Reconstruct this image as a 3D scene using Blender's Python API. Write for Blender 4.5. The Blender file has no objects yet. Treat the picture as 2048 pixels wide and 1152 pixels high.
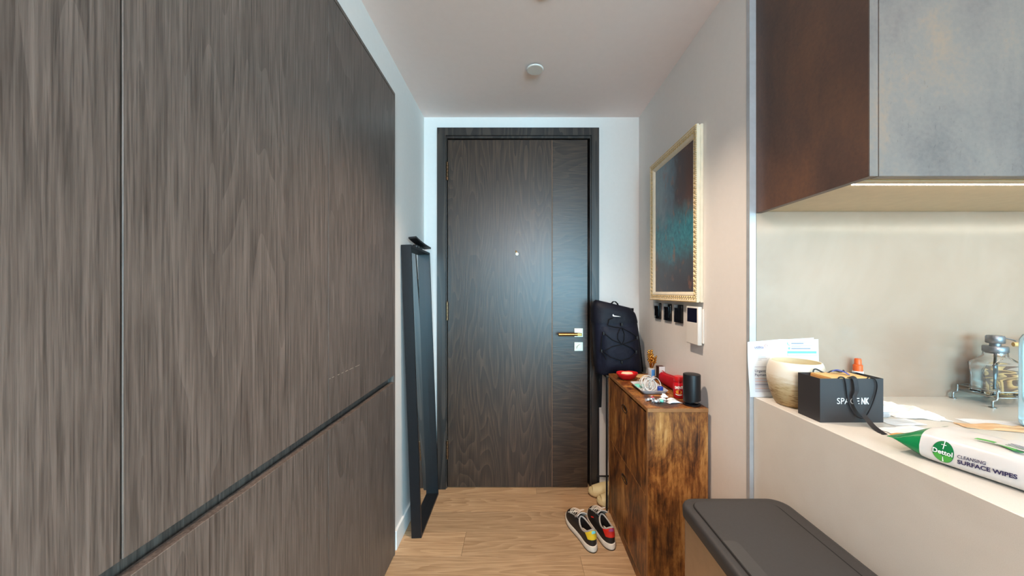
import bpy, bmesh, math, random
from mathutils import Vector, Matrix, noise

random.seed(7)
D = bpy.data
SC = bpy.context.scene
COL = SC.collection
PI = math.pi
V = Vector

def lin(r, g, b):
    def f(c):
        c /= 255.0
        return c / 12.92 if c <= 0.04045 else ((c + 0.055) / 1.055) ** 2.4
    return (f(r), f(g), f(b), 1.0)

# ------------------------------------------------------------------ camera, world, lights, exposure
cam = D.cameras.new('camera')
cam.sensor_width = 36.0
cam.lens = 36.0 * 700 / 2048
cam.shift_x = -11 / 2048
cam.shift_y = 7 / 2048
cam.clip_start = 0.05
cam_o = D.objects.new('camera', cam)
COL.objects.link(cam_o)
cam_o.location = (0, 0, 1.27)
cam_o.rotation_euler = (PI / 2, 0, 0)
SC.camera = cam_o

W = D.worlds.new('world')
SC.world = W
W.use_nodes = True
W.node_tree.nodes['Background'].inputs[0].default_value = (0.62, 0.80, 1.0, 1)
W.node_tree.nodes['Background'].inputs[1].default_value = 0.6

SC.view_settings.view_transform = 'Standard'
SC.view_settings.look = 'None'
SC.view_settings.gamma = 1.0
SC.view_settings.use_curve_mapping = False
SC.view_settings.exposure = 0.5
SC.cycles.max_bounces = 12
SC.cycles.diffuse_bounces = 6
SC.cycles.glossy_bounces = 6
SC.cycles.transmission_bounces = 10
SC.cycles.use_denoising = True
SC.cycles.caustics_reflective = False
SC.cycles.caustics_refractive = False

def area_light(name, loc, rot, sx, sy, power, color):
    l = D.lights.new(name, 'AREA')
    l.shape = 'RECTANGLE'
    l.size, l.size_y = sx, sy
    l.energy = power
    l.color = color
    o = D.objects.new(name, l)
    COL.objects.link(o)
    o.location = loc
    o.rotation_euler = rot
    return o

WINDOW_POWER, WINDOW_COL = 290, (0.36, 0.77, 1.0)
HALL_POWER, HALL_COL = 78, (1.0, 0.77, 0.58)
ROOM_POWER, ROOM_COL = 14, (1.0, 0.80, 0.66)
GLOBE_POWER, GLOBE_COL = 125, (1.0, 0.80, 0.72)
STRIP_STRENGTH, STRIP_COL = 23, (1.0, 0.88, 0.74, 1)
# daylight through the living room window behind the camera
area_light('window_daylight', (1.65, -4.40, 1.42), (PI / 2, 0, 0), 3.4, 1.7, WINDOW_POWER, WINDOW_COL)

# ------------------------------------------------------------------ mesh helpers
def B():
    return bmesh.new()

def box(bm, x0, x1, y0, y1, z0, z1, bevel=0.0, seg=2):
    vs = [bm.verts.new((x, y, z)) for z in (z0, z1) for y in (y0, y1) for x in (x0, x1)]
    fs = []
    for q in ((0, 2, 3, 1), (4, 5, 7, 6), (0, 1, 5, 4), (2, 6, 7, 3), (0, 4, 6, 2), (1, 3, 7, 5)):
        fs.append(bm.faces.new([vs[i] for i in q]))
    if bevel > 0:
        es = list({e for f in fs for e in f.edges})
        bmesh.ops.bevel(bm, geom=es, offset=bevel, segments=seg, affect='EDGES', profile=0.5)
    return bm

def loft(bm, rings, cap0=True, cap1=True, close=True):
    rows = [[bm.verts.new(p) for p in r] for r in rings]
    n = len(rings[0])
    m = n if close else n - 1
    for a, b in zip(rows, rows[1:]):
        for i in range(m):
            j = (i + 1) % n
            try:
                bm.faces.new((a[i], a[j], b[j], b[i]))
            except ValueError:
                pass
    if cap0 and close:
        bm.faces.new(list(reversed(rows[0])))
    if cap1 and close:
        bm.faces.new(rows[-1])
    return rows

def lathe(bm, prof, c=(0, 0, 0), seg=32, axis='Z'):
    rings = []
    for r, h in prof:
        ring = []
        for i in range(seg):
            a = 2 * PI * i / seg
            x, y = r * math.cos(a), r * math.sin(a)
            if axis == 'Z':
                p = (c[0] + x, c[1] + y, c[2] + h)
            elif axis == 'Y':
                p = (c[0] + x, c[1] + h, c[2] - y)
            else:
                p = (c[0] + h, c[1] + x, c[2] + y)
            ring.append(p)
        rings.append(ring)
    loft(bm, rings)
    return bm

def frames(pts, closed):
    n = len(pts)
    tans = []
    for i in range(n):
        if closed:
            t = pts[(i + 1) % n] - pts[i - 1]
        else:
            t = pts[min(i + 1, n - 1)] - pts[max(i - 1, 0)]
        if t.length < 1e-9:
            t = V((0, 0, 1))
        tans.append(t.normalized())
    ref = V((0, 0, 1)) if abs(tans[0].z) < 0.9 else V((1, 0, 0))
    nrm = (ref - tans[0] * ref.dot(tans[0])).normalized()
    out = []
    for t in tans:
        nrm = nrm - t * nrm.dot(t)
        if nrm.length < 1e-6:
            nrm = t.orthogonal()
        nrm.normalize()
        out.append((t, nrm, t.cross(nrm)))
    return out

def tube(bm, pts, r, seg=8, closed=False, ry=None, taper=None):
    pts = [V(p) for p in pts]
    fr = frames(pts, closed)
    rings = []
    for k, (p, (t, n, b)) in enumerate(zip(pts, fr)):
        q = r if taper is None else r * taper[k]
        q2 = (ry if ry else r) if taper is None else (ry if ry else r) * taper[k]
        rings.append([p + n * (q * math.cos(2 * PI * i / seg)) + b * (q2 * math.sin(2 * PI * i / seg)) for i in range(seg)])
    if closed:
        rings.append(rings[0])
        loft(bm, rings, False, False)
        bmesh.ops.remove_doubles(bm, verts=bm.verts, dist=1e-7)
    else:
        loft(bm, rings)
    return bm

def ribbon(bm, pts, wdir, w, th):
    """flat strap: rectangle section swept along pts; wdir = width direction (vector or list)"""
    pts = [V(p) for p in pts]
    fr = frames(pts, False)
    rings = []
    for k, (p, (t, n, b)) in enumerate(zip(pts, fr)):
        wd = V(wdir[k] if isinstance(wdir, list) else wdir)
        wd = (wd - t * wd.dot(t)).normalized()
        nn = t.cross(wd).normalized()
        rings.append([p + wd * w / 2 + nn * th / 2, p - wd * w / 2 + nn * th / 2, p - wd * w / 2 - nn * th / 2, p + wd * w / 2 - nn * th / 2])
    loft(bm, rings)
    return bm

def shell(bm, grid, off):
    """closed thin sheet: grid of points, thickened by off along the grid normal"""
    nr, nc = len(grid), len(grid[0])
    g = [[V(p) for p in r] for r in grid]
    out = []
    for i in range(nr):
        row = []
        for j in range(nc):
            du = g[min(i + 1, nr - 1)][j] - g[max(i - 1, 0)][j]
            dv = g[i][min(j + 1, nc - 1)] - g[i][max(j - 1, 0)]
            n = du.cross(dv)
            n = n.normalized() if n.length > 1e-12 else V((0, 0, 1))
            row.append(g[i][j] + n * off)
        out.append(row)
    a = [[bm.verts.new(p) for p in r] for r in g]
    b = [[bm.verts.new(p) for p in r] for r in out]
    for i in range(nr - 1):
        for j in range(nc - 1):
            bm.faces.new((a[i][j], a[i][j + 1], a[i + 1][j + 1], a[i + 1][j]))
            bm.faces.new((b[i][j], b[i + 1][j], b[i + 1][j + 1], b[i][j + 1]))
    per = [(0, j) for j in range(nc)] + [(i, nc - 1) for i in range(1, nr)] + [(nr - 1, j) for j in range(nc - 2, -1, -1)] + [(i, 0) for i in range(nr - 2, 0, -1)]
    for k in range(len(per)):
        (i, j), (i2, j2) = per[k], per[(k + 1) % len(per)]
        bm.faces.new((a[i][j], b[i][j], b[i2][j2], a[i2][j2]))
    return bm

def prism(bm, poly, fn, th):
    """polygon outline (2D) mapped by fn(u, v, h) at h = 0 and h = th"""
    a = [bm.verts.new(fn(u, v, 0)) for u, v in poly]
    b = [bm.verts.new(fn(u, v, th)) for u, v in poly]
    bm.faces.new(a)
    bm.faces.new(list(reversed(b)))
    n = len(a)
    for i in range(n):
        bm.faces.new((a[i], b[i], b[(i + 1) % n], a[(i + 1) % n]))
    return bm

def rrect(w, h, r, seg=6, cx=0, cy=0):
    out = []
    for sx, sy, a0 in ((1, 1, 0), (-1, 1, PI / 2), (-1, -1, PI), (1, -1, 1.5 * PI)):
        for k in range(seg + 1):
            a = a0 + PI / 2 * k / seg
            out.append((cx + sx * (w / 2 - r) + r * math.cos(a), cy + sy * (h / 2 - r) + r * math.sin(a)))
    return out

def obj(name, bm, mat, parent=None, smooth=None, world=True):
    """link bm as one mesh object; world: bm is in scene coordinates, shifted into the root's frame"""
    bmesh.ops.recalc_face_normals(bm, faces=bm.faces)
    if parent is not None and world:
        r = parent
        while r.parent:
            r = r.parent
        off = V(r.location)
        bmesh.ops.translate(bm, verts=bm.verts, vec=-off)
    me = D.meshes.new(name)
    bm.to_mesh(me)
    bm.free()
    if mat is not None:
        me.materials.append(mat)
    if smooth is not None:
        for p in me.polygons:
            p.use_smooth = True
        if smooth < 180:
            me.set_sharp_from_angle(angle=math.radians(smooth))
    o = D.objects.new(name, me)
    COL.objects.link(o)
    if parent is not None:
        o.parent = parent
    return o

def tag(o, label, cat, group=None, kind=None):
    o['label'] = label
    o['category'] = cat
    if group:
        o['group'] = group
    if kind:
        o['kind'] = kind
    return o

def thing(name, label, cat, loc=(0, 0, 0), rot=(0, 0, 0), group=None, kind=None):
    o = D.objects.new(name, None)
    o.empty_display_size = 0.05
    COL.objects.link(o)
    o.location = loc
    o.rotation_euler = rot
    return tag(o, label, cat, group, kind)

def struct(name, bm, mat, label, cat, parent=None):
    o = obj(name, bm, mat, parent)
    tag(o, label, cat, kind='structure')
    return o

def text_mesh(body, size, bold=0.0, spacing=1.0, ext=0.0):
    cu = D.curves.new('lettering', 'FONT')
    cu.body = body
    cu.size = size
    cu.offset = bold
    cu.space_character = spacing
    cu.align_x = 'LEFT'
    cu.resolution_u = 3
    cu.extrude = ext
    o = D.objects.new('lettering', cu)
    COL.objects.link(o)
    dg = bpy.context.evaluated_depsgraph_get()
    dg.update()
    me = D.meshes.new_from_object(o.evaluated_get(dg))
    D.objects.remove(o)
    return me

def lettering(body, size, mat, parent, fn, bold=0.0, spacing=1.0, width=None, name='lettering', world=True):
    """text mesh mapped by fn(u, v) -> point; width stretches it to a given length"""
    me = text_mesh(body, size, bold, spacing)
    xs = [v.co.x for v in me.vertices]
    k = 1.0 if width is None else width / (max(xs) - min(xs))
    x0 = min(xs)
    off = V((0, 0, 0))
    if world and parent is not None:
        r = parent
        while r.parent:
            r = r.parent
        off = V(r.location)
    for v in me.vertices:
        v.co = V(fn((v.co.x - x0) * k, v.co.y)) - off
    me.materials.clear()
    me.materials.append(mat)
    me.name = name
    o = D.objects.new(name, me)
    COL.objects.link(o)
    o.parent = parent
    return o

# ------------------------------------------------------------------ materials
class NT:
    def __init__(self, name):
        self.m = D.materials.new(name)
        self.m.use_nodes = True
        self.t = self.m.node_tree
        self.b = self.t.nodes['Principled BSDF']
    def n(self, typ, **kw):
        nd = self.t.nodes.new(typ)
        for k, v in kw.items():
            setattr(nd, k, v)
        return nd
    def l(self, a, b):
        self.t.links.new(a, b)
    def math(self, op, a, b=None, clamp=False):
        nd = self.n('ShaderNodeMath', operation=op, use_clamp=clamp)
        for i, v in enumerate((a, b)):
            if v is None:
                continue
            if isinstance(v, (int, float)):
                nd.inputs[i].default_value = v
            else:
                self.l(v, nd.inputs[i])
        return nd.outputs[0]
    def coords(self, scale, kind='Object', offset=None):
        tc = self.n('ShaderNodeTexCoord')
        src = tc.outputs[kind]
        if offset is not None:
            ad = self.n('ShaderNodeVectorMath', operation='ADD')
            self.l(src, ad.inputs[0])
            self.l(offset, ad.inputs[1])
            src = ad.outputs[0]
        mp = self.n('ShaderNodeMapping')
        mp.inputs['Scale'].default_value = scale
        self.l(src, mp.inputs['Vector'])
        return mp.outputs[0]
    def noise(self, vec, scale=1.0, detail=3.0, rough=0.55, dist=0.0):
        nd = self.n('ShaderNodeTexNoise')
        nd.inputs['Scale'].default_value = scale
        nd.inputs['Detail'].default_value = detail
        nd.inputs['Roughness'].default_value = rough
        nd.inputs['Distortion'].default_value = dist
        self.l(vec, nd.inputs['Vector'])
        return nd.outputs[0]
    def ramp(self, fac, stops):
        nd = self.n('ShaderNodeValToRGB')
        e = nd.color_ramp.elements
        e[0].position, e[0].color = stops[0]
        e[1].position, e[1].color = stops[-1]
        for p, c in stops[1:-1]:
            x = e.new(p)
            x.color = c
        self.l(fac, nd.inputs[0])
        return nd.outputs[0]
    def mix(self, fac, a, b, mode='MIX'):
        nd = self.n('ShaderNodeMix', data_type='RGBA', blend_type=mode)
        for i, v in ((0, fac), (6, a), (7, b)):
            if isinstance(v, (int, float)):
                nd.inputs[i].default_value = v
            elif isinstance(v, tuple):
                nd.inputs[i].default_value = v
            else:
                self.l(v, nd.inputs[i])
        return nd.outputs[2]
    def bump(self, h, strength=0.2, dist=0.002):
        nd = self.n('ShaderNodeBump')
        nd.inputs['Strength'].default_value = strength
        nd.inputs['Distance'].default_value = dist
        self.l(h, nd.inputs['Height'])
        self.l(nd.outputs[0], self.b.inputs['Normal'])
    def set(self, **kw):
        for k, v in kw.items():
            self.b.inputs[k.replace('_', ' ')].default_value = v

def plain(name, col, rough=0.5, metal=0.0, spec=0.5, bump=0.0, bscale=200, var=0.06, trans=0.0, ior=1.45, coat=0.0):
    t = NT(name)
    t.set(Roughness=rough, Metallic=metal, IOR=ior)
    t.b.inputs['Specular IOR Level'].default_value = spec
    t.b.inputs['Transmission Weight'].default_value = trans
    t.b.inputs['Coat Weight'].default_value = coat
    v = t.coords((1, 1, 1))
    nz = t.noise(v, bscale * 0.15, 3)
    c2 = tuple(c * (1 - var) for c in col[:3]) + (1,)
    c3 = tuple(min(1, c * (1 + var)) for c in col[:3]) + (1,)
    t.l(t.ramp(nz, [(0.3, c2), (0.7, c3)]), t.b.inputs['Base Color'])
    if bump > 0:
        t.bump(t.noise(v, bscale, 2), bump, 0.001)
    return t.m

def wood(name, cols, across=0, along=2, rings=38, ascale=7.0, lscale=0.55, fibre=260, fl=5.0, rough=0.4,
         bump=0.25, rnd=False, leaf=None, ringw=0.55, tone=0.12, spec=0.5, rdist=0.25, pore=0.78):
    t = NT(name)
    t.set(Roughness=rough)
    t.b.inputs['Specular IOR Level'].default_value = spec
    third = 3 - across - along
    def sc(a, l, o):
        s = [0, 0, 0]
        s[across], s[along], s[third] = a, l, o
        return tuple(s)
    off = None
    rv = None
    if rnd:
        oi = t.n('ShaderNodeObjectInfo')
        rv = oi.outputs['Random']
        cb = t.n('ShaderNodeCombineXYZ')
        r1 = t.math('MULTIPLY', rv, 37.0)
        for i in range(3):
            t.l(r1, cb.inputs[i])
        off = cb.outputs[0]
    if leaf:
        tc = t.n('ShaderNodeTexCoord')
        sx = t.n('ShaderNodeSeparateXYZ')
        t.l(tc.outputs['Object'], sx.inputs[0])
        fl_ = t.math('FLOOR', t.math('ADD', t.math('DIVIDE', sx.outputs[across], leaf[0]), leaf[1]))
        wn = t.n('ShaderNodeTexWhiteNoise', noise_dimensions='1D')
        t.l(fl_, wn.inputs['W'])
        rv = wn.outputs['Value']
        cb = t.n('ShaderNodeCombineXYZ')
        t.l(t.math('MULTIPLY', rv, 3.0), cb.inputs[across])
        t.l(t.math('MULTIPLY', rv, 9.0), cb.inputs[along])
        t.l(t.math('MULTIPLY', rv, 5.0), cb.inputs[third])
        off = cb.outputs[0]
    v1 = t.coords(sc(ascale, lscale, ascale), offset=off)
    n1 = t.noise(v1, 1.0, 1.5, 0.45, rdist)
    ring = t.math('POWER', t.math('FRACT', t.math('MULTIPLY', n1, rings * 0.5)), 1.6)
    v2 = t.coords(sc(fibre, fl, fibre), offset=off)
    n2 = t.noise(v2, 1.0, 4, 0.6)
    v3 = t.coords(sc(3.0, 0.6, 3.0), offset=off)
    n3 = t.noise(v3, 1.0, 2)
    f = t.math('ADD', t.math('MULTIPLY', ring, ringw), t.math('MULTIPLY', n2, 1.0 - ringw))
    colr = t.ramp(f, [(0.30, cols[0]), (0.48, cols[1]), (0.68, cols[2])])
    pores = t.ramp(t.noise(t.coords(sc(fibre * 1.7, fl * 1.6, fibre * 1.7), offset=off), 1.0, 2, 0.5), [(0.36, (pore, pore, pore, 1)), (0.46, (1, 1, 1, 1))])
    colr = t.mix(1.0, colr, pores, 'MULTIPLY')
    dk = t.ramp(n3, [(0.3, (1 - tone, 1 - tone, 1 - tone, 1)), (0.7, (1, 1, 1, 1))])
    colr = t.mix(1.0, colr, dk, 'MULTIPLY')
    if rv is not None:
        rr = t.ramp(rv, [(0.0, (0.86, 0.86, 0.86, 1)), (1.0, (1.08, 1.06, 1.04, 1))])
        colr = t.mix(1.0, colr, rr, 'MULTIPLY')
    t.l(colr, t.b.inputs['Base Color'])
    t.bump(f, bump, 0.0015)
    return t.m

M = {}
M['wall'] = plain('wall paint', lin(226, 223, 220), 0.85, bump=0.05, bscale=300, var=0.01, spec=0.2)
M['ceiling'] = plain('ceiling paint', lin(238, 225, 222), 0.9, var=0.01, spec=0.15)
M['skirt'] = plain('skirting paint', lin(236, 236, 234), 0.45, var=0.01)
M['cab'] = wood('cabinet oak veneer', (lin(78, 69, 64), lin(102, 91, 85), lin(122, 110, 103)), across=1, along=2, rings=46,
                ascale=5.0, lscale=0.42, fibre=200, fl=5.5, rough=0.42, bump=0.4, leaf=(0.1895, 0.215), ringw=0.13, tone=0.10, pore=0.70)
M['cabdark'] = plain('cabinet recess', lin(52, 48, 48), 0.6)
M['doorv'] = wood('door veneer vertical', (lin(39, 27, 20), lin(63, 46, 35), lin(91, 70, 55)), across=0, along=2, rings=44,
                  ascale=5.0, lscale=0.75, fibre=300, fl=5, rough=0.34, spec=0.55, bump=0.25, ringw=0.17, tone=0.15, leaf=(0.176, 0.37))
M['doorh'] = wood('door veneer horizontal', (lin(37, 26, 19), lin(60, 44, 33), lin(85, 65, 50)), across=2, along=0, rings=40,
                  ascale=7.0, lscale=0.9, fibre=240, fl=7, rough=0.34, spec=0.55, bump=0.25, ringw=0.15, tone=0.2)
M['frame'] = wood('door frame veneer', (lin(38, 31, 27), lin(52, 43, 38), lin(66, 55, 48)), across=0, along=2, rings=20,
                  fibre=300, rough=0.4, bump=0.1)
M['floor'] = wood('floor oak', (lin(160, 126, 92), lin(190, 156, 119), lin(208, 175, 138)), across=1, along=0, rings=44,
                  ascale=6.5, lscale=0.7, fibre=240, fl=6, rough=0.5, bump=0.15, rnd=True, ringw=0.17, tone=0.1, spec=0.35, pore=0.86)
M['subfloor'] = plain('floor joint', lin(84, 62, 44), 0.8)

def rustic(name):
    t = NT(name)
    t.set(Roughness=0.42)
    oi = t.n('ShaderNodeObjectInfo')
    cb = t.n('ShaderNodeCombineXYZ')
    for i in range(3):
        t.l(t.math('MULTIPLY', oi.outputs['Random'], 11.0), cb.inputs[i])
    v1 = t.coords((9, 9, 3.2), offset=cb.outputs[0])
    v2 = t.coords((110, 110, 9), offset=cb.outputs[0])
    v3 = t.coords((26, 26, 14), offset=cb.outputs[0])
    a = t.noise(v1, 1, 6, 0.68, 0.6)
    b = t.noise(v2, 1, 5, 0.7)
    c = t.noise(v3, 1, 6, 0.68, 0.6)
    f = t.math('ADD', t.math('MULTIPLY', a, 0.55), t.math('ADD', t.math('MULTIPLY', b, 0.27), t.math('MULTIPLY', c, 0.18)))
    col = t.ramp(f, [(0.39, lin(34, 18, 10)), (0.455, lin(78, 44, 22)), (0.515, lin(132, 82, 38)), (0.575, lin(178, 124, 64)), (0.66, lin(206, 162, 104))])
    t.l(col, t.b.inputs['Base Color'])
    t.bump(b, 0.12, 0.001)
    return t.m
M['rustic'] = rustic('rustic brown board')
M['rustic_edge'] = plain('rustic board edge', lin(150, 104, 62), 0.5, var=0.15)

def oxide(name, stops, rough):
    t = NT(name)
    t.set(Roughness=rough)
    a = t.noise(t.coords((5, 5, 2.2)), 1, 5, 0.6, 0.4)
    b = t.noise(t.coords((90, 90, 90)), 1, 3, 0.6)
    f = t.math('ADD', t.math('MULTIPLY', a, 0.8), t.math('MULTIPLY', b, 0.2))
    sp = t.ramp(t.noise(t.coords((160, 160, 70)), 1, 3, 0.6, 0.5), [(0.64, (1, 1, 1, 1)), (0.72, (0.72, 0.70, 0.70, 1))])
    patch = t.ramp(t.noise(t.coords((7, 7, 4)), 1, 2), [(0.5, (0, 0, 0, 1)), (0.6, (1, 1, 1, 1))])
    base = t.ramp(f, stops)
    t.l(t.mix(patch, base, t.mix(1.0, base, sp, 'MULTIPLY')), t.b.inputs['Base Color'])
    t.bump(b, 0.06, 0.001)
    return t.m
M['concrete'] = oxide('oxidised grey laminate', [(0.34, lin(86, 77, 74)), (0.46, lin(104, 93, 88)), (0.55, lin(113, 101, 94)), (0.64, lin(126, 105, 90))], 0.38)
M['oxide_brown'] = oxide('oxidised brown laminate', [(0.34, lin(70, 54, 50)), (0.5, lin(92, 68, 58)), (0.66, lin(116, 82, 62))], 0.42)
M['underside'] = plain('cabinet underside', lin(196, 178, 150), 0.6, var=0.04)

def splash(name):
    t = NT(name)
    t.set(Roughness=0.2)
    a = t.noise(t.coords((3, 3, 3)), 1, 4, 0.6, 0.5)
    t.l(t.ramp(a, [(0.35, lin(158, 137, 119)), (0.65, lin(168, 148, 131))]), t.b.inputs['Base Color'])
    return t.m
M['splash'] = splash('backsplash panel')

def quartz(name):
    t = NT(name)
    t.set(Roughness=0.28)
    a = t.noise(t.coords((700, 700, 700)), 1, 2)
    b = t.noise(t.coords((4, 4, 4)), 1, 4, 0.6, 0.4)
    f = t.math('ADD', t.math('MULTIPLY', a, 0.4), t.math('MULTIPLY', b, 0.6))
    t.l(t.ramp(f, [(0.35, lin(208, 203, 194)), (0.6, lin(218, 214, 206))]), t.b.inputs['Base Color'])
    return t.m
M['quartz'] = quartz('worktop quartz')
M['alu'] = plain('aluminium trim', lin(186, 192, 198), 0.35, metal=0.3)
M['black'] = plain('black satin', lin(22, 22, 24), 0.42)
M['blackmetal'] = plain('black powder coat', lin(20, 20, 23), 0.42, spec=0.4)
M['blackgloss'] = plain('black gloss', lin(14, 14, 18), 0.12)
M['screen'] = plain('dark screen', lin(20, 20, 40), 0.08)
M['whiteplastic'] = plain('white plastic', lin(226, 222, 216), 0.35, var=0.01)
M['brass'] = plain('brushed brass', lin(150, 114, 66), 0.3, metal=1.0)
M['copper'] = plain('copper inlay', lin(140, 104, 80), 0.5, metal=0.3)
M['nickel'] = plain('satin plate', lin(206, 196, 178), 0.38, metal=0.7)
M['bronze'] = plain('hinge bronze', lin(120, 92, 68), 0.35, metal=0.9)
M['mirror'] = plain('mirror glass', (0.9, 0.9, 0.9, 1), 0.01, metal=1.0, var=0)
M['cream'] = plain('ivory frame', lin(228, 218, 196), 0.5, var=0.05)
M['gilt'] = plain('gilt cream carving', lin(206, 182, 132), 0.42, metal=0.15, var=0.18, bscale=500)
M['gold'] = plain('gold ornament', lin(200, 146, 66), 0.25, metal=1.0, var=0.2, bscale=800)
def fabric(name, col, rough=0.85, sc=900, bump=0.3):
    t = NT(name)
    t.set(Roughness=rough)
    v = t.coords((1, 1, 1))
    a = t.noise(v, sc, 2)
    b = t.noise(v, 12, 3)
    c2 = tuple(c * 0.75 for c in col[:3]) + (1,)
    c3 = tuple(min(1, c * 1.25) for c in col[:3]) + (1,)
    f = t.math('ADD', t.math('MULTIPLY', a, 0.5), t.math('MULTIPLY', b, 0.5))
    t.l(t.ramp(f, [(0.35, c2), (0.65, c3)]), t.b.inputs['Base Color'])
    t.b.inputs['Specular IOR Level'].default_value = 0.25
    t.bump(b, bump, 0.02)
    return t.m
M['navy'] = fabric('navy nylon', lin(17, 19, 34), 0.6)
M['navyflap'] = fabric('dark navy nylon', lin(14, 16, 28), 0.6)
M['blackweb'] = fabric('black webbing', lin(8, 8, 13), 0.8)
M['white'] = plain('white print', lin(240, 240, 240), 0.5, var=0)
M['steel'] = plain('brushed steel', lin(176, 164, 150), 0.32, metal=0.95, var=0.06)
M['lid'] = plain('charcoal lid', lin(54, 52, 52), 0.5, bump=0.1, bscale=900, var=0.05)
M['lidtab'] = plain('charcoal lid tab', lin(62, 60, 59), 0.42, var=0.04)
M['lidgap'] = plain('lid gap', lin(14, 14, 15), 0.7)
M['paper'] = plain('white paper', lin(222, 226, 230), 0.8, var=0.01)
M['ink'] = plain('grey ink', lin(140, 146, 156), 0.8, var=0)
M['inkdark'] = plain('dark ink', lin(92, 100, 122), 0.8, var=0)
M['inkpurple'] = plain('purple ink', lin(150, 136, 158), 0.8, var=0)
M['inkred'] = plain('red ink', lin(196, 128, 116), 0.8, var=0)
M['teal'] = plain('teal ink', lin(112, 206, 216), 0.8, var=0)
def potmat(name):
    t = NT(name)
    t.set(Roughness=0.6)
    tc = t.n('ShaderNodeTexCoord')
    sx = t.n('ShaderNodeSeparateXYZ')
    t.l(tc.outputs['Object'], sx.inputs[0])
    z = t.math('DIVIDE', sx.outputs[2], 0.138)
    a = t.noise(t.coords((22, 22, 120)), 1, 4, 0.7)
    f = t.math('ADD', z, t.math('MULTIPLY', a, 0.55))
    base = t.ramp(f, [(0.42, lin(166, 138, 94)), (0.72, lin(196, 174, 134)), (1.08, lin(222, 214, 198))])
    crk = t.ramp(t.noise(t.coords((40, 40, 220)), 1, 3, 0.6), [(0.54, (1, 1, 1, 1)), (0.62, (0.60, 0.50, 0.36, 1))])
    low = t.ramp(z, [(0.3, (1, 1, 1, 1)), (0.62, (0, 0, 0, 1))])
    t.l(t.mix(low, base, t.mix(1.0, base, crk, 'MULTIPLY')), t.b.inputs['Base Color'])
    t.bump(a, 0.3, 0.002)
    return t.m
M['pot'] = potmat('cream stoneware')
M['potin'] = plain('cream glaze', lin(228, 218, 186), 0.4, var=0.02)
M['bagpaper'] = plain('black matt paper', lin(50, 48, 50), 0.55, var=0.03)
M['ribbon'] = plain('black ribbon', lin(34, 32, 36), 0.5)
M['tan'] = plain('tan card', lin(214, 160, 96), 0.6)
M['bluetag'] = plain('blue ribbon', lin(58, 72, 160), 0.5)
M['orange'] = plain('orange plastic', lin(226, 96, 40), 0.35)
M['orangebody'] = plain('amber body', lin(224, 150, 70), 0.35)
M['silver'] = plain('silver plastic', lin(206, 210, 216), 0.25, metal=0.6)
M['glass'] = plain('clear glass', (1, 1, 1, 1), 0.02, trans=1.0, ior=1.46, var=0)
M['liquid'] = plain('soap liquid', (0.95, 0.94, 0.84, 1), 0.02, trans=1.0, ior=1.34, var=0)
M['blueglass'] = plain('pale blue plastic', (0.62, 0.83, 0.94, 1), 0.12, trans=0.85, ior=1.3, var=0)
M['pump'] = plain('grey pump metal', lin(128, 130, 134), 0.35, metal=0.8)
M['wire'] = plain('steel wire', lin(160, 158, 154), 0.35, metal=0.85)
M['lightwood'] = plain('light wood handle', lin(214, 176, 114), 0.5, var=0.1)
M['olive'] = wood('olive wood', (lin(84, 50, 22), lin(168, 122, 62), lin(204, 162, 98)), across=2, along=0, rings=40, ascale=14, lscale=2.5, fibre=300, fl=20, ringw=0.7)
M['green'] = plain('green film', lin(20, 120, 66), 0.25, var=0.15, bump=0.3, bscale=60)
M['film'] = plain('white film', lin(208, 205, 203), 0.28, var=0.015, bump=0.25, bscale=40)
M['greenink'] = plain('green ink', lin(18, 112, 62), 0.35, var=0.1)
M['greenlight'] = plain('light green ink', lin(70, 158, 62), 0.35, var=0.1)
M['whiteink'] = plain('white ink', lin(245, 246, 244), 0.35, var=0)
M['navyink'] = plain('navy ink', lin(46, 40, 78), 0.4, var=0)
M['red'] = plain('red plastic', lin(196, 26, 30), 0.3)
M['redfabric'] = fabric('red pouch fabric', lin(176, 16, 30), 0.55, bump=0.1)
M['soap'] = plain('cream soap', lin(240, 206, 170), 0.5)
M['jarbody'] = plain('red jar', lin(196, 22, 34), 0.22)
M['jaryellow'] = plain('yellow print', lin(222, 150, 50), 0.4)
M['dish'] = plain('grey ceramic', lin(186, 188, 192), 0.35)
M['cable'] = plain('white cable', lin(208, 206, 202), 0.4, var=0.01)
M['mint'] = plain('mint plastic', lin(120, 206, 186), 0.4)
M['blue'] = plain('blue plastic', lin(30, 62, 150), 0.35)
M['sky'] = plain('sky blue label', lin(70, 146, 220), 0.4)
M['foil'] = plain('silver foil', lin(214, 214, 218), 0.25, metal=0.6)
M['candyred'] = plain('red wrapper', lin(186, 40, 50), 0.3)
M['cardbrown'] = plain('brown card', lin(96, 62, 56), 0.6)
M['woodcoaster'] = plain('pale wood coaster', lin(206, 170, 116), 0.55, var=0.12)
M['shoeblack'] = plain('black leather', lin(32, 27, 25), 0.5, bump=0.1)
M['shoewhite'] = plain('white rubber', lin(224, 212, 196), 0.5)
M['shoelining'] = fabric('grey lining', lin(176, 168, 160), 0.9)
M['shoedark'] = fabric('dark insole', lin(26, 22, 22), 0.9)
M['yellow'] = plain('yellow leather', lin(226, 190, 44), 0.45)
M['redleather'] = plain('red leather', lin(206, 44, 32), 0.45)
M['violet'] = plain('violet print', lin(150, 60, 110), 0.5)
M['foam'] = plain('cream foam', lin(214, 196, 150), 0.7, var=0.03)
M['brownpaper'] = plain('brown paper', lin(206, 170, 130), 0.8, var=0.06)
M['tissue'] = plain('white tissue', lin(244, 240, 236), 0.9, var=0.01)
M['glasspane'] = plain('window glass', (1, 1, 1, 1), 0.0, trans=1.0, ior=1.45, var=0)

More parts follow.
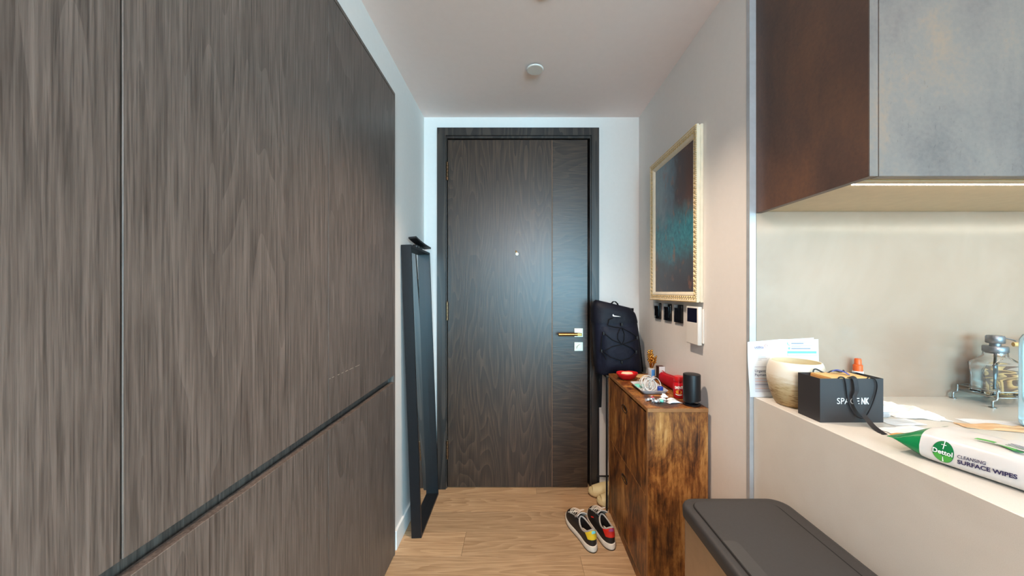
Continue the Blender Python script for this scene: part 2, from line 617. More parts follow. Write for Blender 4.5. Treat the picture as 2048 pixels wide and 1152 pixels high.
def emit(name, col, s):
    t = NT(name)
    t.b.inputs['Emission Color'].default_value = col
    t.b.inputs['Emission Strength'].default_value = s
    t.set(Roughness=0.5)
    return t.m
M['strip'] = emit('light strip diffuser', STRIP_COL, STRIP_STRENGTH)
M['globe'] = emit('fill globe glass', GLOBE_COL + (1,), GLOBE_POWER)
M['lens'] = emit('downlight lens', (1.0, 0.85, 0.65, 1), 12)

def artwork(name):
    """soft abstract of teal, blue-grey and brown patches (no figures)"""
    t = NT(name)
    t.set(Roughness=0.35)
    tc = t.n('ShaderNodeTexCoord')
    sx = t.n('ShaderNodeSeparateXYZ')
    t.l(tc.outputs['Object'], sx.inputs[0])
    n1 = t.noise(t.coords((14, 14, 9)), 1, 4, 0.6, 0.8)
    n2 = t.noise(t.coords((60, 60, 40)), 1, 4, 0.7)
    y = t.math('DIVIDE', sx.outputs[1], 0.44)      # 0 near .. 1 far
    z = t.math('DIVIDE', sx.outputs[2], 0.68)
    wob = t.math('MULTIPLY', t.math('SUBTRACT', n1, 0.5), 0.55)
    yy = t.math('ADD', y, wob)
    zz = t.math('ADD', z, t.math('MULTIPLY', wob, 0.5))
    back = t.ramp(yy, [(0.1, lin(92, 64, 54)), (0.36, lin(74, 62, 66)), (0.55, lin(92, 112, 126)), (0.95, lin(130, 150, 160))])
    teal = t.ramp(n2, [(0.3, lin(34, 98, 118)), (0.7, lin(74, 152, 166))])
    band = t.ramp(zz, [(0.22, (0, 0, 0, 1)), (0.36, (1, 1, 1, 1)), (0.48, (1, 1, 1, 1)), (0.64, (0, 0, 0, 1))])
    low = t.ramp(zz, [(0.1, lin(66, 66, 74)), (0.35, lin(76, 96, 108))])
    topm = t.ramp(zz, [(0.25, (0, 0, 0, 1)), (0.45, (1, 1, 1, 1))])
    c = t.mix(topm, low, back)
    c = t.mix(band, c, teal)
    warm = t.ramp(t.noise(t.coords((22, 22, 12)), 1.0, 3, 0.6), [(0.58, (0, 0, 0, 1)), (0.7, (0.7, 0.7, 0.7, 1))])
    c = t.mix(warm, c, lin(140, 98, 78))
    t.l(c, t.b.inputs['Base Color'])
    t.bump(n2, 0.1, 0.001)
    return t.m
M['art'] = artwork('abstract canvas')

# ------------------------------------------------------------------ room shell
H = 2.396           # ceiling height
XL, XR, YF = -0.604, 0.785, 2.262
YK = 1.192          # kitchen back wall
# floor: oak boards running across the hall
bm = box(B(), -1.12, 3.7, -4.6, YF + 0.3, -0.06, -0.012)
floor = struct('floor', bm, M['subfloor'], 'oak plank floor of the hallway', 'floor')
PW, PL = 0.1695, 1.62
row = 0
y = 1.679 - PW * 37
while y < YF + 0.05:
    k = round((y - 1.679) / PW)
    joint = {0: -0.2705, -1: 0.300, 1: 0.62, 2: -0.51, 3: 0.12, -2: -0.40}.get(k, random.uniform(-0.6, 1.0))
    x = joint - PL * 3
    while x < 3.6:
        x0, x1 = max(x, XL - 0.02), min(x + PL, 3.6)
        if x1 - x0 > 0.02:
            b = box(B(), -(x1 - x0) / 2 + 0.0006, (x1 - x0) / 2 - 0.0006, -PW / 2 + 0.0006, PW / 2 - 0.0006, -0.012, 0.0)
            o = obj('plank', b, M['floor'], floor, world=False)
            o.location = ((x0 + x1) / 2, y + PW / 2, 0)
        x += PL
    y += PW

struct('ceiling', box(B(), -1.12, 3.7, -4.6, YF + 0.3, H, H + 0.1), M['ceiling'], 'white painted ceiling of the hallway', 'ceiling')
struct('wall_left', box(B(), XL - 0.12, XL, 1.6925, YF + 0.16, 0, H), M['wall'], 'white painted wall behind the leaning mirror', 'wall')
struct('wall_upper', box(B(), XL - 0.12, XL, -1.0, 1.692, 2.2275, H), M['wall'], 'white wall strip above the fitted cabinet', 'wall')
struct('wall_recess', box(B(), -1.12, -1.0, -4.5, 1.692, 0, H), M['wall'], 'wall behind the fitted cabinet', 'wall')
DX0, DX1, DZ1 = -0.463, 0.478, 2.275
bm = B()
box(bm, XL, DX0, YF, YF + 0.16, 0, H)
box(bm, DX1, XR + 0.12, YF, YF + 0.16, 0, H)
box(bm, DX0, DX1, YF, YF + 0.16, DZ1, H)
struct('wall_far', bm, M['wall'], 'white wall around the entrance door', 'wall')
struct('wall_right', box(B(), XR, XR + 0.12, YK + 0.008, YF, 0, H), M['wall'], 'pale wall carrying the framed picture', 'wall')
struct('wall_kitchen', box(B(), XR + 0.12, 3.7, YK + 0.012, YK + 0.14, 0, H), M['wall'], 'kitchen back wall behind the backsplash', 'wall')
struct('wall_side', box(B(), 3.6, 3.7, -4.5, YK + 0.012, 0, H), M['wall'], 'far side wall of the kitchen', 'wall')
bm = B()
WX0, WX1, WZ0, WZ1 = -0.07, 3.37, 0.55, 2.28
bm = B()
box(bm, -1.1, WX0, -4.6, -4.5, 0, H)
box(bm, WX1, 3.6, -4.6, -4.5, 0, H)
box(bm, WX0, WX1, -4.6, -4.5, 0, WZ0)
box(bm, WX0, WX1, -4.6, -4.5, WZ1, H)
struct('wall_behind', bm, M['wall'], 'wall with the living room window', 'wall')
w1 = thing('window_1', 'living room window behind the viewer', 'window', (1.65, -4.5, WZ0), kind='structure')
bm = B()
for a, b in ((-0.07, -0.02), (1.62, 1.67), (3.32, 3.37)):
    box(bm, a, b, -4.58, -4.52, WZ0, WZ1)
box(bm, -0.07, 3.37, -4.58, -4.52, WZ0, WZ0 + 0.05)
box(bm, -0.07, 3.37, -4.58, -4.52, WZ1 - 0.05, WZ1)
obj('window_frame', bm, M['blackmetal'], w1)
struct('baseboard_left', box(B(), XL, XL + 0.012, 1.715, YF, 0, 0.095, 0.002, 1), M['skirt'], 'white skirting board under the mirror wall', 'skirting')
struct('baseboard_far', box(B(), 0.528, XR, YF - 0.014, YF, 0, 0.082, 0.002, 1), M['skirt'], 'white skirting board right of the entrance door', 'skirting')
struct('baseboard_right', box(B(), XR - 0.012, XR, YK + 0.01, YF - 0.014, 0, 0.082, 0.002, 1), M['skirt'], 'white skirting board behind the rustic cabinet', 'skirting')
bm = box(B(), XR - 0.001, XR + 0.0205, YK - 0.010, YK + 0.007, 0, H)
struct('trim_1', bm, M['alu'], 'pale vertical metal strip at the wall corner', 'trim')

# ------------------------------------------------------------------ entrance door
door = thing('door_1', 'dark oak entrance door with side panel and brass handle', 'door', (0, YF, 0), kind='structure')
bm = B()
FX0, FX1, FZ = -0.516, 0.5235, 2.3215
FI0, FI1, FIZ = -0.4605, 0.4755, 2.2725
yA, yB = YF - 0.018, YF + 0.0
for poly in ([(FX0, 0), (FI0, 0), (FI0, FIZ), (FX0, FZ)], [(FI1, 0), (FX1, 0), (FX1, FZ), (FI1, FIZ)], [(FX0, FZ), (FI0, FIZ), (FI1, FIZ), (FX1, FZ)]):
    prism(bm, poly, lambda u, v, h: (u, yA + h, v), 0.0178)
obj('architrave', bm, M['frame'], door)
bm = B()
box(bm, DX0 + 0.0005, -0.4545, YF - 0.004, YF + 0.12, 0, DZ1 - 0.001)
box(bm, 0.468, DX1 - 0.0005, YF - 0.004, YF + 0.12, 0, DZ1 - 0.001)
box(bm, -0.4545, 0.468, YF - 0.004, YF + 0.12, 2.2585, DZ1 - 0.001)
obj('jamb', bm, M['frame'], door)
bm = B()
box(bm, -0.4545, 0.468, YF + 0.058, YF + 0.115, 0, 2.2585)
obj('door_stop', bm, M['blackgloss'], door)
LX0, LX1, LS = -0.4515, 0.4535, 0.2245
LZ1 = 2.252
leaf = obj('door_leaf', box(B(), LX0, LS - 0.0016, YF + 0.004, YF + 0.05, 0.004, LZ1, 0.0012, 1), M['doorv'], door)
obj('side_panel', box(B(), LS + 0.0016, LX1, YF + 0.004, YF + 0.05, 0.004, LZ1, 0.0012, 1), M['doorh'], leaf)
obj('inlay_strip', box(B(), LS - 0.0014, LS + 0.0014, YF + 0.0050, YF + 0.04, 0.004, LZ1), M['copper'], leaf)
for zc in (2.045, 1.142, 0.246):
    bm = B()
    for k in range(5):
        a = zc - 0.058 + k * 0.0236
        lathe(bm, [(0.0, 0), (0.0072, 0.0005), (0.0072, 0.022), (0.0, 0.0225)], (-0.4535, YF - 0.003, a), 12)
    lathe(bm, [(0.0, 0), (0.005, 0.001), (0.004, 0.005), (0, 0.006)], (-0.4535, YF - 0.003, zc + 0.06), 10)
    obj('hinge', bm, M['bronze'], door, smooth=40)
bm = B()
lathe(bm, [(0.0, -0.004), (0.0085, -0.004), (0.0098, -0.001), (0.0098, 0.006)], (-0.003, YF + 0.0, 1.512), 24, 'Y')
o = obj('peephole', bm, M['nickel'], leaf, smooth=40)
bm = B()
lathe(bm, [(0.0, -0.0046), (0.0055, -0.0046), (0.0055, -0.003)], (-0.003, YF + 0.0, 1.512), 16, 'Y')
obj('peephole_lens', bm, M['blackgloss'], leaf, smooth=40)
bm = B()
ribbon(bm, [(-0.012, YF + 0.002, 1.534), (-0.008, YF - 0.001, 1.528), (-0.004, YF - 0.002, 1.520)], (1, 0, 0.3), 0.008, 0.0015)
obj('peephole_cover', bm, M['brass'], leaf)
# handle
hz = 1.0
bm = box(B(), 0.366, 0.4225, YF - 0.005, YF + 0.003, 0.976, 1.033, 0.0015, 1)
hd = obj('handle_plate', bm, M['nickel'], door)
bm = B()
lathe(bm, [(0.0, 0.0), (0.010, 0.0), (0.010, -0.045), (0.0, -0.045)], (0.396, YF - 0.004, 0.998), 20, 'Y')
obj('handle_neck', bm, M['nickel'], hd, smooth=40)
bm = B()
lathe(bm, [(0.0, 0.0), (0.0085, 0.0), (0.0108, 0.002), (0.0108, 0.121), (0.0085, 0.123), (0.0, 0.123)], (0.258, YF - 0.049, 0.998), 24, 'X')
box(bm, 0.376, 0.407, YF - 0.059, YF - 0.039, 0.988, 1.008, 0.002, 1)
obj('lever', bm, M['brass'], hd, smooth=40)
bm = box(B(), 0.366, 0.4225, YF - 0.005, YF + 0.003, 0.886, 0.944, 0.0015, 1)
lk = obj('lock_plate', bm, M['nickel'], door)
bm = B()
pl = []
for k in range(24):
    a = 2 * PI * k / 24
    u, v = 0.017 * math.cos(a), 0.0085 * math.sin(a) * (1 - 0.25 * math.cos(a))
    ca, sa = math.cos(0.95), math.sin(0.95)
    pl.append((0.394 + u * ca - v * sa, 0.916 + u * sa + v * ca))
prism(bm, pl, lambda u, v, h: (u, YF - 0.024 + h, v), 0.019)
obj('thumb_turn', bm, M['nickel'], lk)

# ------------------------------------------------------------------ left fitted cabinet
XC = -0.592
cab = thing('fitted_wardrobe', 'tall grey-brown oak veneer fitted cabinet filling the left wall', 'cabinet', (XC, 1.69, 0))
ZC = 2.226
GZ0, GZ1 = 0.835, 0.868
obj('carcass', box(B(), -0.99, XC - 0.035, -0.66, 1.690, 0.001, ZC), M['cabdark'], cab)
SE = [-0.66, -0.0703, 0.5234, 1.0958, 1.679]
for a, b in zip(SE, SE[1:]):
    g = 0.0016 if abs(a - 0.5234) < 0.01 else 0.0009
    g2 = 0.0016 if abs(b - 0.5234) < 0.01 else 0.0009
    obj('upper_door', box(B(), XC - 0.022, XC, a + g, b - g2, GZ1, ZC - 0.016, 0.0008, 1), M['cab'], cab)
    obj('lower_door', box(B(), XC - 0.022, XC, a + 0.0009, b - 0.0009, 0.004, GZ0, 0.0008, 1), M['cab'], cab)
obj('end_panel', box(B(), XC - 0.04, XC + 0.0005, 1.6805, 1.6915, 0.0, ZC), M['cab'], cab)
obj('top_panel', box(B(), XC - 0.04, XC + 0.0005, -0.66, 1.6805, ZC - 0.014, ZC), M['cab'], cab)
obj('grip_channel', box(B(), XC - 0.0345, XC - 0.03, -0.66, 1.6805, GZ0 - 0.02, GZ1 + 0.02), M['cab'], cab)

bm = B()
for a, b in ((1.100, 1.108), (1.118, 1.130), (1.152, 1.163), (1.178, 1.190), (1.204, 1.222), (1.234, 1.262), (1.276, 1.312)):
    box(bm, XC - 0.0002, XC + 0.0004, a, b, 0.9945, 0.9958)
o = obj('scratch_marks', bm, M['nickel'], cab)
o['kind'] = 'stuff'

# ------------------------------------------------------------------ ceiling fittings
t = thing('ceiling_sprinkler_cover', 'small round white disc cover on the hallway ceiling', 'sprinkler', (0.088, 1.757, H))
bm = B()
lathe(bm, [(0, -0.016), (0.039, -0.016), (0.0425, -0.0135), (0.0425, -0.010), (0.0, -0.0095)], (0.088, 1.757, H), 40)
obj('cover_plate', bm, M['whiteplastic'], t, smooth=35)
bm = B()
lathe(bm, [(0, 0), (0.030, 0), (0.030, -0.0095), (0, -0.0095)], (0.088, 1.757, H), 32)
obj('collar', bm, M['cabdark'], t, smooth=35)

def downlight(x, y, power, col, label, size=1.9):
    t = thing('ceiling_downlight', label, 'downlight', (x, y, H))
    bm = B()
    lathe(bm, [(0.030, -0.0005), (0.044, -0.0005), (0.044, -0.004), (0.034, -0.006), (0.030, -0.004), (0.030, -0.0005)], (x, y, H), 32)
    obj('bezel', bm, M['whiteplastic'], t, smooth=35)
    bm = B()
    lathe(bm, [(0, -0.002), (0.0298, -0.002), (0.0298, -0.0005), (0, -0.0005)], (x, y, H), 24)
    obj('lens', bm, M['lens'], t)
    l = D.lights.new('downlight_lamp', 'SPOT')
    l.energy = power
    l.color = col
    l.spot_size = size
    l.spot_blend = 0.85
    l.shadow_soft_size = 0.03
    o = D.objects.new('downlight_lamp', l)
    COL.objects.link(o)
    o.parent = t
    o.location = (0, 0, -0.012)
    return t
downlight(0.095, 1.30, HALL_POWER, HALL_COL, 'round recessed ceiling downlight in front of the sprinkler disc')
downlight(0.10, 0.10, ROOM_POWER, ROOM_COL, 'added round recessed downlight, unseen above the viewer')  # unseen lamp added for warm light from above
t = thing('added_fill_globe', 'added white globe fill lamp, unseen behind the viewer', 'lamp', (0.15, -1.30, H))  # unseen globe added to brighten the ceiling and hall walls
bm = B()
lathe(bm, [(0, 0), (0.05, 0), (0.05, -0.02), (0.004, -0.024), (0.004, -0.30), (0, -0.30)], (0.15, -1.30, H), 24)
obj('stem', bm, M['whiteplastic'], t, smooth=40)
bm = B()
bmesh.ops.create_uvsphere(bm, u_segments=32, v_segments=16, radius=0.11, matrix=Matrix.Translation((0.15, -1.30, H - 0.41)))
obj('globe', bm, M['globe'], t, smooth=80)
downlight(1.60, -0.10, ROOM_POWER * 0.5, ROOM_COL, 'added round recessed downlight, unseen over the kitchen')  # added out of view for warm light on the kitchen
downlight(1.60, -1.60, ROOM_POWER, ROOM_COL, 'added round recessed downlight, unseen over the living room')  # another added lamp, unseen, warming the room behind

# ------------------------------------------------------------------ kitchen: wall cabinet, backsplash, worktop
XP = 0.8055
ZU = 1.540
kc = thing('kitchen_wall_cabinet', 'kitchen wall cabinet with mottled grey door and brown side panel', 'cabinet', (XP, YK, ZU))
obj('side_panel', box(B(), XP, XP + 0.019, 0.803, YK, ZU - 0.006, H - 0.002, 0.0006, 1), M['oxide_brown'], kc)
obj('front_edging', box(B(), XP, XP + 0.019, 0.8005, 0.8029, ZU - 0.006, H - 0.002), M['concrete'], kc)  # panel's own front edge; grey puts the window light into its colour
cs = obj('carcass', box(B(), XP + 0.0195, 3.5, 0.826, YK + 0.011, ZU + 0.0, H - 0.002), M['underside'], kc)
for a, b in ((XP + 0.022, 1.420), (1.423, 2.02), (2.023, 2.62), (2.623, 3.2)):
    obj('door', box(B(), a, b, 0.801, 0.822, ZU - 0.006, H - 0.004, 0.0008, 1), M['concrete'], kc)
bm = box(B(), XP + 0.030, 3.2, 0.862, 0.876, ZU - 0.004, ZU - 0.0005)
obj('light_strip', bm, M['strip'], kc)
bm = B()
box(bm, XP + 0.0195, 3.5, 0.838, 0.860, ZU - 0.0055, ZU - 0.0003)
obj('strip_profile', bm, M['underside'], kc)

bm = box(B(), XR + 0.0215, 3.5, YK - 0.0105, YK + 0.0115, 0.9, ZU - 0.0005)
bs = obj('backsplash', bm, M['splash'])
tag(bs, 'beige glossy backsplash panel behind the worktop', 'backsplash', kind='structure')

XW, ZW = 0.797, 0.915
wt = thing('kitchen_worktop', 'cream stone kitchen worktop with matching end panel', 'worktop', (XW, YK, 0))
bm = B()
prism(bm, [(XW, 0.0), (XW + 0.02, 0.0), (XW + 0.02, ZW - 0.02), (3.5, ZW - 0.02), (3.5, ZW), (XW + 0.0012, ZW), (XW, ZW - 0.0012)], lambda u, v, h: (u, 0.50 + h, v), YK - 0.011 - 0.50)
obj('waterfall_slab', bm, M['quartz'], wt)
obj('front_panel', box(B(), XW + 0.0205, 3.5, 0.53, 0.55, 0.09, ZW - 0.03), M['concrete'], wt)
obj('plinth', box(B(), XW + 0.0205, 3.5, 0.58, 0.60, 0.0, 0.089), M['cabdark'], wt)

# ------------------------------------------------------------------ pedal bin
BX0, BX1, BY0, BY1, BZ = 0.465, 0.768, 0.565, 1.022, 0.672
bcx, bcy = (BX0 + BX1) / 2, (BY0 + BY1) / 2
bn = thing('kitchen_bin', 'large steel kitchen bin with charcoal lid beside the worktop end', 'bin', (bcx, bcy, 0))
def rr3(w, h, r, z, dx=0.0, seg=8):
    return [(bcx + dx + u, bcy + v, z) for u, v in rrect(w, h, r, seg)]
bw, bh = BX1 - BX0, BY1 - BY0
bm = B()
loft(bm, [rr3(bw - 0.016, bh - 0.016, 0.04, 0.022), rr3(bw - 0.012, bh - 0.012, 0.04, 0.026), rr3(bw - 0.012, bh - 0.012, 0.04, 0.634)])
obj('body', bm, M['steel'], bn, smooth=40)
bm = B()
loft(bm, [rr3(bw - 0.02, bh - 0.02, 0.04, 0.0), rr3(bw - 0.012, bh - 0.012, 0.04, 0.004), rr3(bw - 0.012, bh - 0.012, 0.04, 0.021)])
obj('base_ring', bm, M['lid'], bn, smooth=40)
bm = B()
loft(bm, [rr3(bw - 0.010, bh - 0.010, 0.042, 0.635), rr3(bw - 0.002, bh - 0.002, 0.044, 0.637), rr3(bw, bh, 0.045, 0.660), rr3(bw - 0.006, bh - 0.006, 0.043, 0.667),
          rr3(bw - 0.016, bh - 0.016, 0.04, BZ - 0.0025), rr3(bw - 0.03, bh - 0.03, 0.035, BZ - 0.002)])
obj('rim', bm, M['lid'], bn, smooth=50)
bm = B()
loft(bm, [rr3(bw - 0.063, bh - 0.049, 0.033, BZ - 0.0018, -0.0088), rr3(bw - 0.063, bh - 0.049, 0.033, BZ - 0.0014, -0.0088)])
obj('lid_gap', bm, M['lidgap'], bn)
bm = B()
loft(bm, [rr3(bw - 0.0715, bh - 0.055, 0.031, BZ - 0.0013, -0.011), rr3(bw - 0.0715, bh - 0.055, 0.031, BZ + 0.001, -0.011), rr3(bw - 0.075, bh - 0.058, 0.029, BZ + 0.0024, -0.011)])
ld = obj('lid', bm, M['lid'], bn, smooth=30)
bm = B()
pl = [(0.4905, 0.62), (0.524, 0.62)] + [(0.524 - 0.014 + 0.014 * math.cos(a), 0.822 + 0.014 * math.sin(a)) for a in [PI / 2 * k / 6 for k in range(7)]] + [(0.4905, 0.836)]
prism(bm, pl, lambda u, v, h: (u, v, BZ + 0.0023 + h), 0.0007)
obj('touch_tab', bm, M['lidtab'], ld)
bm = box(B(), 0.57, 0.66, 0.525, 0.575, 0.006, 0.018, 0.003, 1)
obj('pedal', bm, M['steel'], bn)

# ------------------------------------------------------------------ leaning mirror
MW, MH, MD = 0.392, 1.511, 0.051
ang = math.atan(0.055 / MH)
mr = thing('leaning_mirror', 'tall narrow mirror in deep black frame leaning on left wall', 'mirror', (-0.494, 1.80, 0.002), (0, -ang, 0))
bm = B()
th = 0.012
box(bm, -MD, 0, 0, th, 0, MH)
box(bm, -MD, 0, MW - th, MW, 0, MH)
box(bm, -MD, 0, th, MW - th, 0, th)
box(bm, -MD, 0, th, MW - th, MH - th, MH)
obj('frame', bm, M['blackmetal'], mr, world=False)
obj('mirror_glass', box(B(), -MD + 0.010, -MD + 0.014, th, MW - th, th, MH - th), M['mirror'], mr, world=False)
obj('backing', box(B(), -MD + 0.001, -MD + 0.0095, th, MW - th, th, MH - th), M['black'], mr, world=False)
# gadget on the frame's top edge
gx = -0.494 - 0.055 - 0.024
gd = thing('black_bracket', 'small black curved gadget on top of the mirror frame', 'gadget', (gx, 2.0, 1.513))
bm = B()
box(bm, gx - 0.014, gx + 0.014, 1.955, 2.065, 1.5140, 1.5325, 0.004, 2)
obj('base', bm, M['black'], gd, smooth=40)
bm = B()
pts = []
for k in range(13):
    s = k / 12
    pts.append((gx + 0.012, 1.868 + 0.318 * s, 1.5385 + 0.020 * (1 - s) ** 2.2))
ribbon(bm, pts, (1, 0, 0.1), 0.042, 0.010)
obj('curved_plate', bm, M['black'], gd, smooth=40)
bm = B()
lathe(bm, [(0, -0.003), (0.006, -0.002), (0.006, 0.0), (0, 0)], (gx + 0.0142, 1.985, 1.523), 14, 'X')
obj('screw', bm, M['nickel'], gd, smooth=40)

# ------------------------------------------------------------------ framed picture on the right wall
PY0, PY1, PZ0, PZ1 = 1.477, 1.994, 1.2236, 1.979
pic = thing('framed_picture', 'framed abstract picture in teal and brown with carved ivory frame', 'picture', (0.755, PY0 + 0.04, PZ0 + 0.04))
def frame_ring(bm, y0, y1, z0, z1, prof):
    rings = []
    for inset, xx in prof:
        rings.append([(xx, y0 + inset, z0 + inset), (xx, y1 - inset, z0 + inset), (xx, y1 - inset, z1 - inset), (xx, y0 + inset, z1 - inset)])
    rows = [[bm.verts.new(p) for p in r] for r in rings]
    n = len(rows)
    for i in range(n):
        a, b = rows[i], rows[(i + 1) % n]
        for j in range(4):
            bm.faces.new((a[j], a[(j + 1) % 4], b[(j + 1) % 4], b[j]))
bm = B()
frame_ring(bm, PY0, PY1, PZ0, PZ1, [(0.0, 0.784), (0.0, 0.774), (0.003, 0.772), (0.003, 0.768), (0.0, 0.766), (0.0, 0.757), (0.006, 0.754), (0.010, 0.757), (0.026, 0.759),
                                    (0.032, 0.7575), (0.040, 0.763), (0.046, 0.770), (0.046, 0.784)])
obj('frame', bm, M['cream'], pic)
# carved band: rows of small leaves
bm = B()
def leaflet(c, ang_, ln, wd):
    pts = []
    n = 6
    ctr = V(c)
    ca, sa = math.cos(ang_), math.sin(ang_)
    top = bm.verts.new((ctr.x - 0.0042, ctr.y, ctr.z))
    ring = []
    for k in range(n):
        a = 2 * PI * k / n
        u, v = ln * math.cos(a), wd * math.sin(a)
        ring.append(bm.verts.new((ctr.x + 0.002, ctr.y + u * ca - v * sa, ctr.z + u * sa + v * ca)))
    for k in range(n):
        bm.faces.new((ring[k], ring[(k + 1) % n], top))
stp = 0.0105
k = 0
yy = PY0 + 0.012
while yy < PY1 - 0.01:
    for zz, s in ((PZ0 + 0.018, 1), (PZ1 - 0.018, -1)):
        leaflet((0.7572, yy, zz + 0.005 * s), 0.7 if k % 2 else -0.7, 0.0085, 0.0036)
        leaflet((0.7572, yy + stp / 2, zz - 0.005 * s), -0.7 if k % 2 else 0.7, 0.0085, 0.0036)
    yy += stp
    k += 1
zz = PZ0 + 0.03
while zz < PZ1 - 0.03:
    for y0_ in (PY0 + 0.018, PY1 - 0.018):
        leaflet((0.7572, y0_ + 0.005, zz), 0.87 if k % 2 else 2.27, 0.0085, 0.0036)
        leaflet((0.7572, y0_ - 0.005, zz + stp / 2), 2.27 if k % 2 else 0.87, 0.0085, 0.0036)
    zz += stp
    k += 1
o = obj('carved_leaves', bm, M['gilt'], pic, smooth=60)
o['kind'] = 'stuff'
# beaded outer edge
bm = B()
def bead(c, r):
    bmesh.ops.create_icosphere(bm, subdivisions=1, radius=r, matrix=Matrix.Translation(c))
yy = PY0 + 0.004
while yy < PY1:
    bead((0.7555, yy, PZ0 + 0.003), 0.0038)
    bead((0.7555, yy, PZ1 - 0.003), 0.0038)
    yy += 0.0088
zz = PZ0 + 0.01
while zz < PZ1:
    bead((0.7555, PY0 + 0.003, zz), 0.0034)
    bead((0.7555, PY1 - 0.003, zz), 0.0034)
    zz += 0.0088
o = obj('edge_beading', bm, M['gilt'], pic, smooth=80)
o['kind'] = 'stuff'
cv = obj('canvas', box(B(), 0.769, 0.774, PY0 + 0.044, PY1 - 0.044, PZ0 + 0.044, PZ1 - 0.044), M['art'], pic)

# ------------------------------------------------------------------ switches and intercom
lab = ['black gloss light switch nearest the door in the row of three', 'middle black gloss light switch of the row of three', 'black gloss light switch next to the white intercom']
for k, (y0, y1) in enumerate(((1.906, 1.990), (1.777, 1.862), (1.654, 1.739))):
    t = thing('light_switch', lab[k], 'light switch', (XR, (y0 + y1) / 2, 1.163), group='black switches under the picture')
    bm = B()
    box(bm, XR - 0.0095, XR - 0.0002, y0, y1, 1.119, 1.207, 0.0025, 2)
    obj('plate', bm, M['blackgloss'], t, smooth=40)
    for j in range(2):
        ya = y0 + 0.014 + j * 0.029
        bm = B()
        prism(bm, [(XR - 0.0093, 1.135), (XR - 0.0093, 1.191), (XR - 0.0135, 1.190), (XR - 0.0105, 1.163), (XR - 0.0112, 1.135)],
              lambda u, v, h: (u, ya + h, v), 0.0265)
        obj('rocker', bm, M['blackgloss'], t)
ic = thing('door_intercom', 'white wall intercom panel with small dark screen', 'intercom', (XR, 1.53, 1.123))
obj('wall_bracket', box(B(), XR - 0.006, XR - 0.0002, 1.470, 1.578, 1.05, 1.195, 0.001, 1), M['whiteplastic'], ic)
ib = obj('housing', box(B(), XR - 0.0225, XR - 0.0062, 1.477, 1.581, 1.041, 1.205, 0.0025, 2), M['whiteplastic'], ic, smooth=40)
obj('screen', box(B(), XR - 0.0232, XR - 0.0222, 1.487, 1.571, 1.137, 1.198), M['screen'], ic)
obj('lower_cover', box(B(), XR - 0.0233, XR - 0.0222, 1.4795, 1.5785, 1.0435, 1.1335, 0.0004, 1), M['whiteplastic'], ic)

# ------------------------------------------------------------------ rustic shoe cabinet
SX0, SX1, SY0, SY1, SZ = 0.528, 0.772, 1.417, 2.020, 0.797
sc_ = thing('shoe_cabinet', 'narrow rustic brown shoe cabinet with two flip-down doors', 'cabinet', ((SX0 + SX1) / 2, (SY0 + SY1) / 2, 0))
obj('top_board', box(B(), SX0 - 0.001, SX1, SY0, SY1, SZ - 0.016, SZ, 0.001, 1), M['rustic'], sc_)
bm = box(B(), SX0, SX1, SY0, SY0 + 0.016, 0, SZ - 0.0165, 0.0008, 1)
obj('side_board', bm, M['rustic'], sc_)
bm = box(B(), SX0, SX1, SY1 - 0.016, SY1, 0, SZ - 0.0165, 0.0008, 1)
obj('side_board', bm, M['rustic'], sc_)
obj('back_board', box(B(), SX1 - 0.008, SX1 - 0.001, SY0 + 0.0165, SY1 - 0.0165, 0.03, SZ - 0.0168), M['cardbrown'], sc_)
obj('plinth_board', box(B(), SX0 + 0.002, SX0 + 0.018, SY0 + 0.0165, SY1 - 0.0165, 0.0, 0.048, 0.0008, 1), M['rustic'], sc_)
obj('front_edging', box(B(), SX0 - 0.0018, SX0 - 0.0003, SY0 + 0.0003, SY0 + 0.0155, 0, SZ - 0.0168), M['rustic_edge'], sc_)
obj('front_edging', box(B(), SX0 - 0.0018, SX0 - 0.0003, SY1 - 0.0155, SY1 - 0.0003, 0, SZ - 0.0168), M['rustic_edge'], sc_)
obj('top_edging', box(B(), SX0 - 0.0024, SX0 - 0.0012, SY0 + 0.0003, SY1 - 0.0003, SZ - 0.0155, SZ - 0.0006), M['rustic_edge'], sc_)
obj('top_edging', box(B(), SX0 - 0.0005, SX1, SY0 - 0.0012, SY0 - 0.0001, SZ - 0.0155, SZ - 0.0006), M['rustic_edge'], sc_)
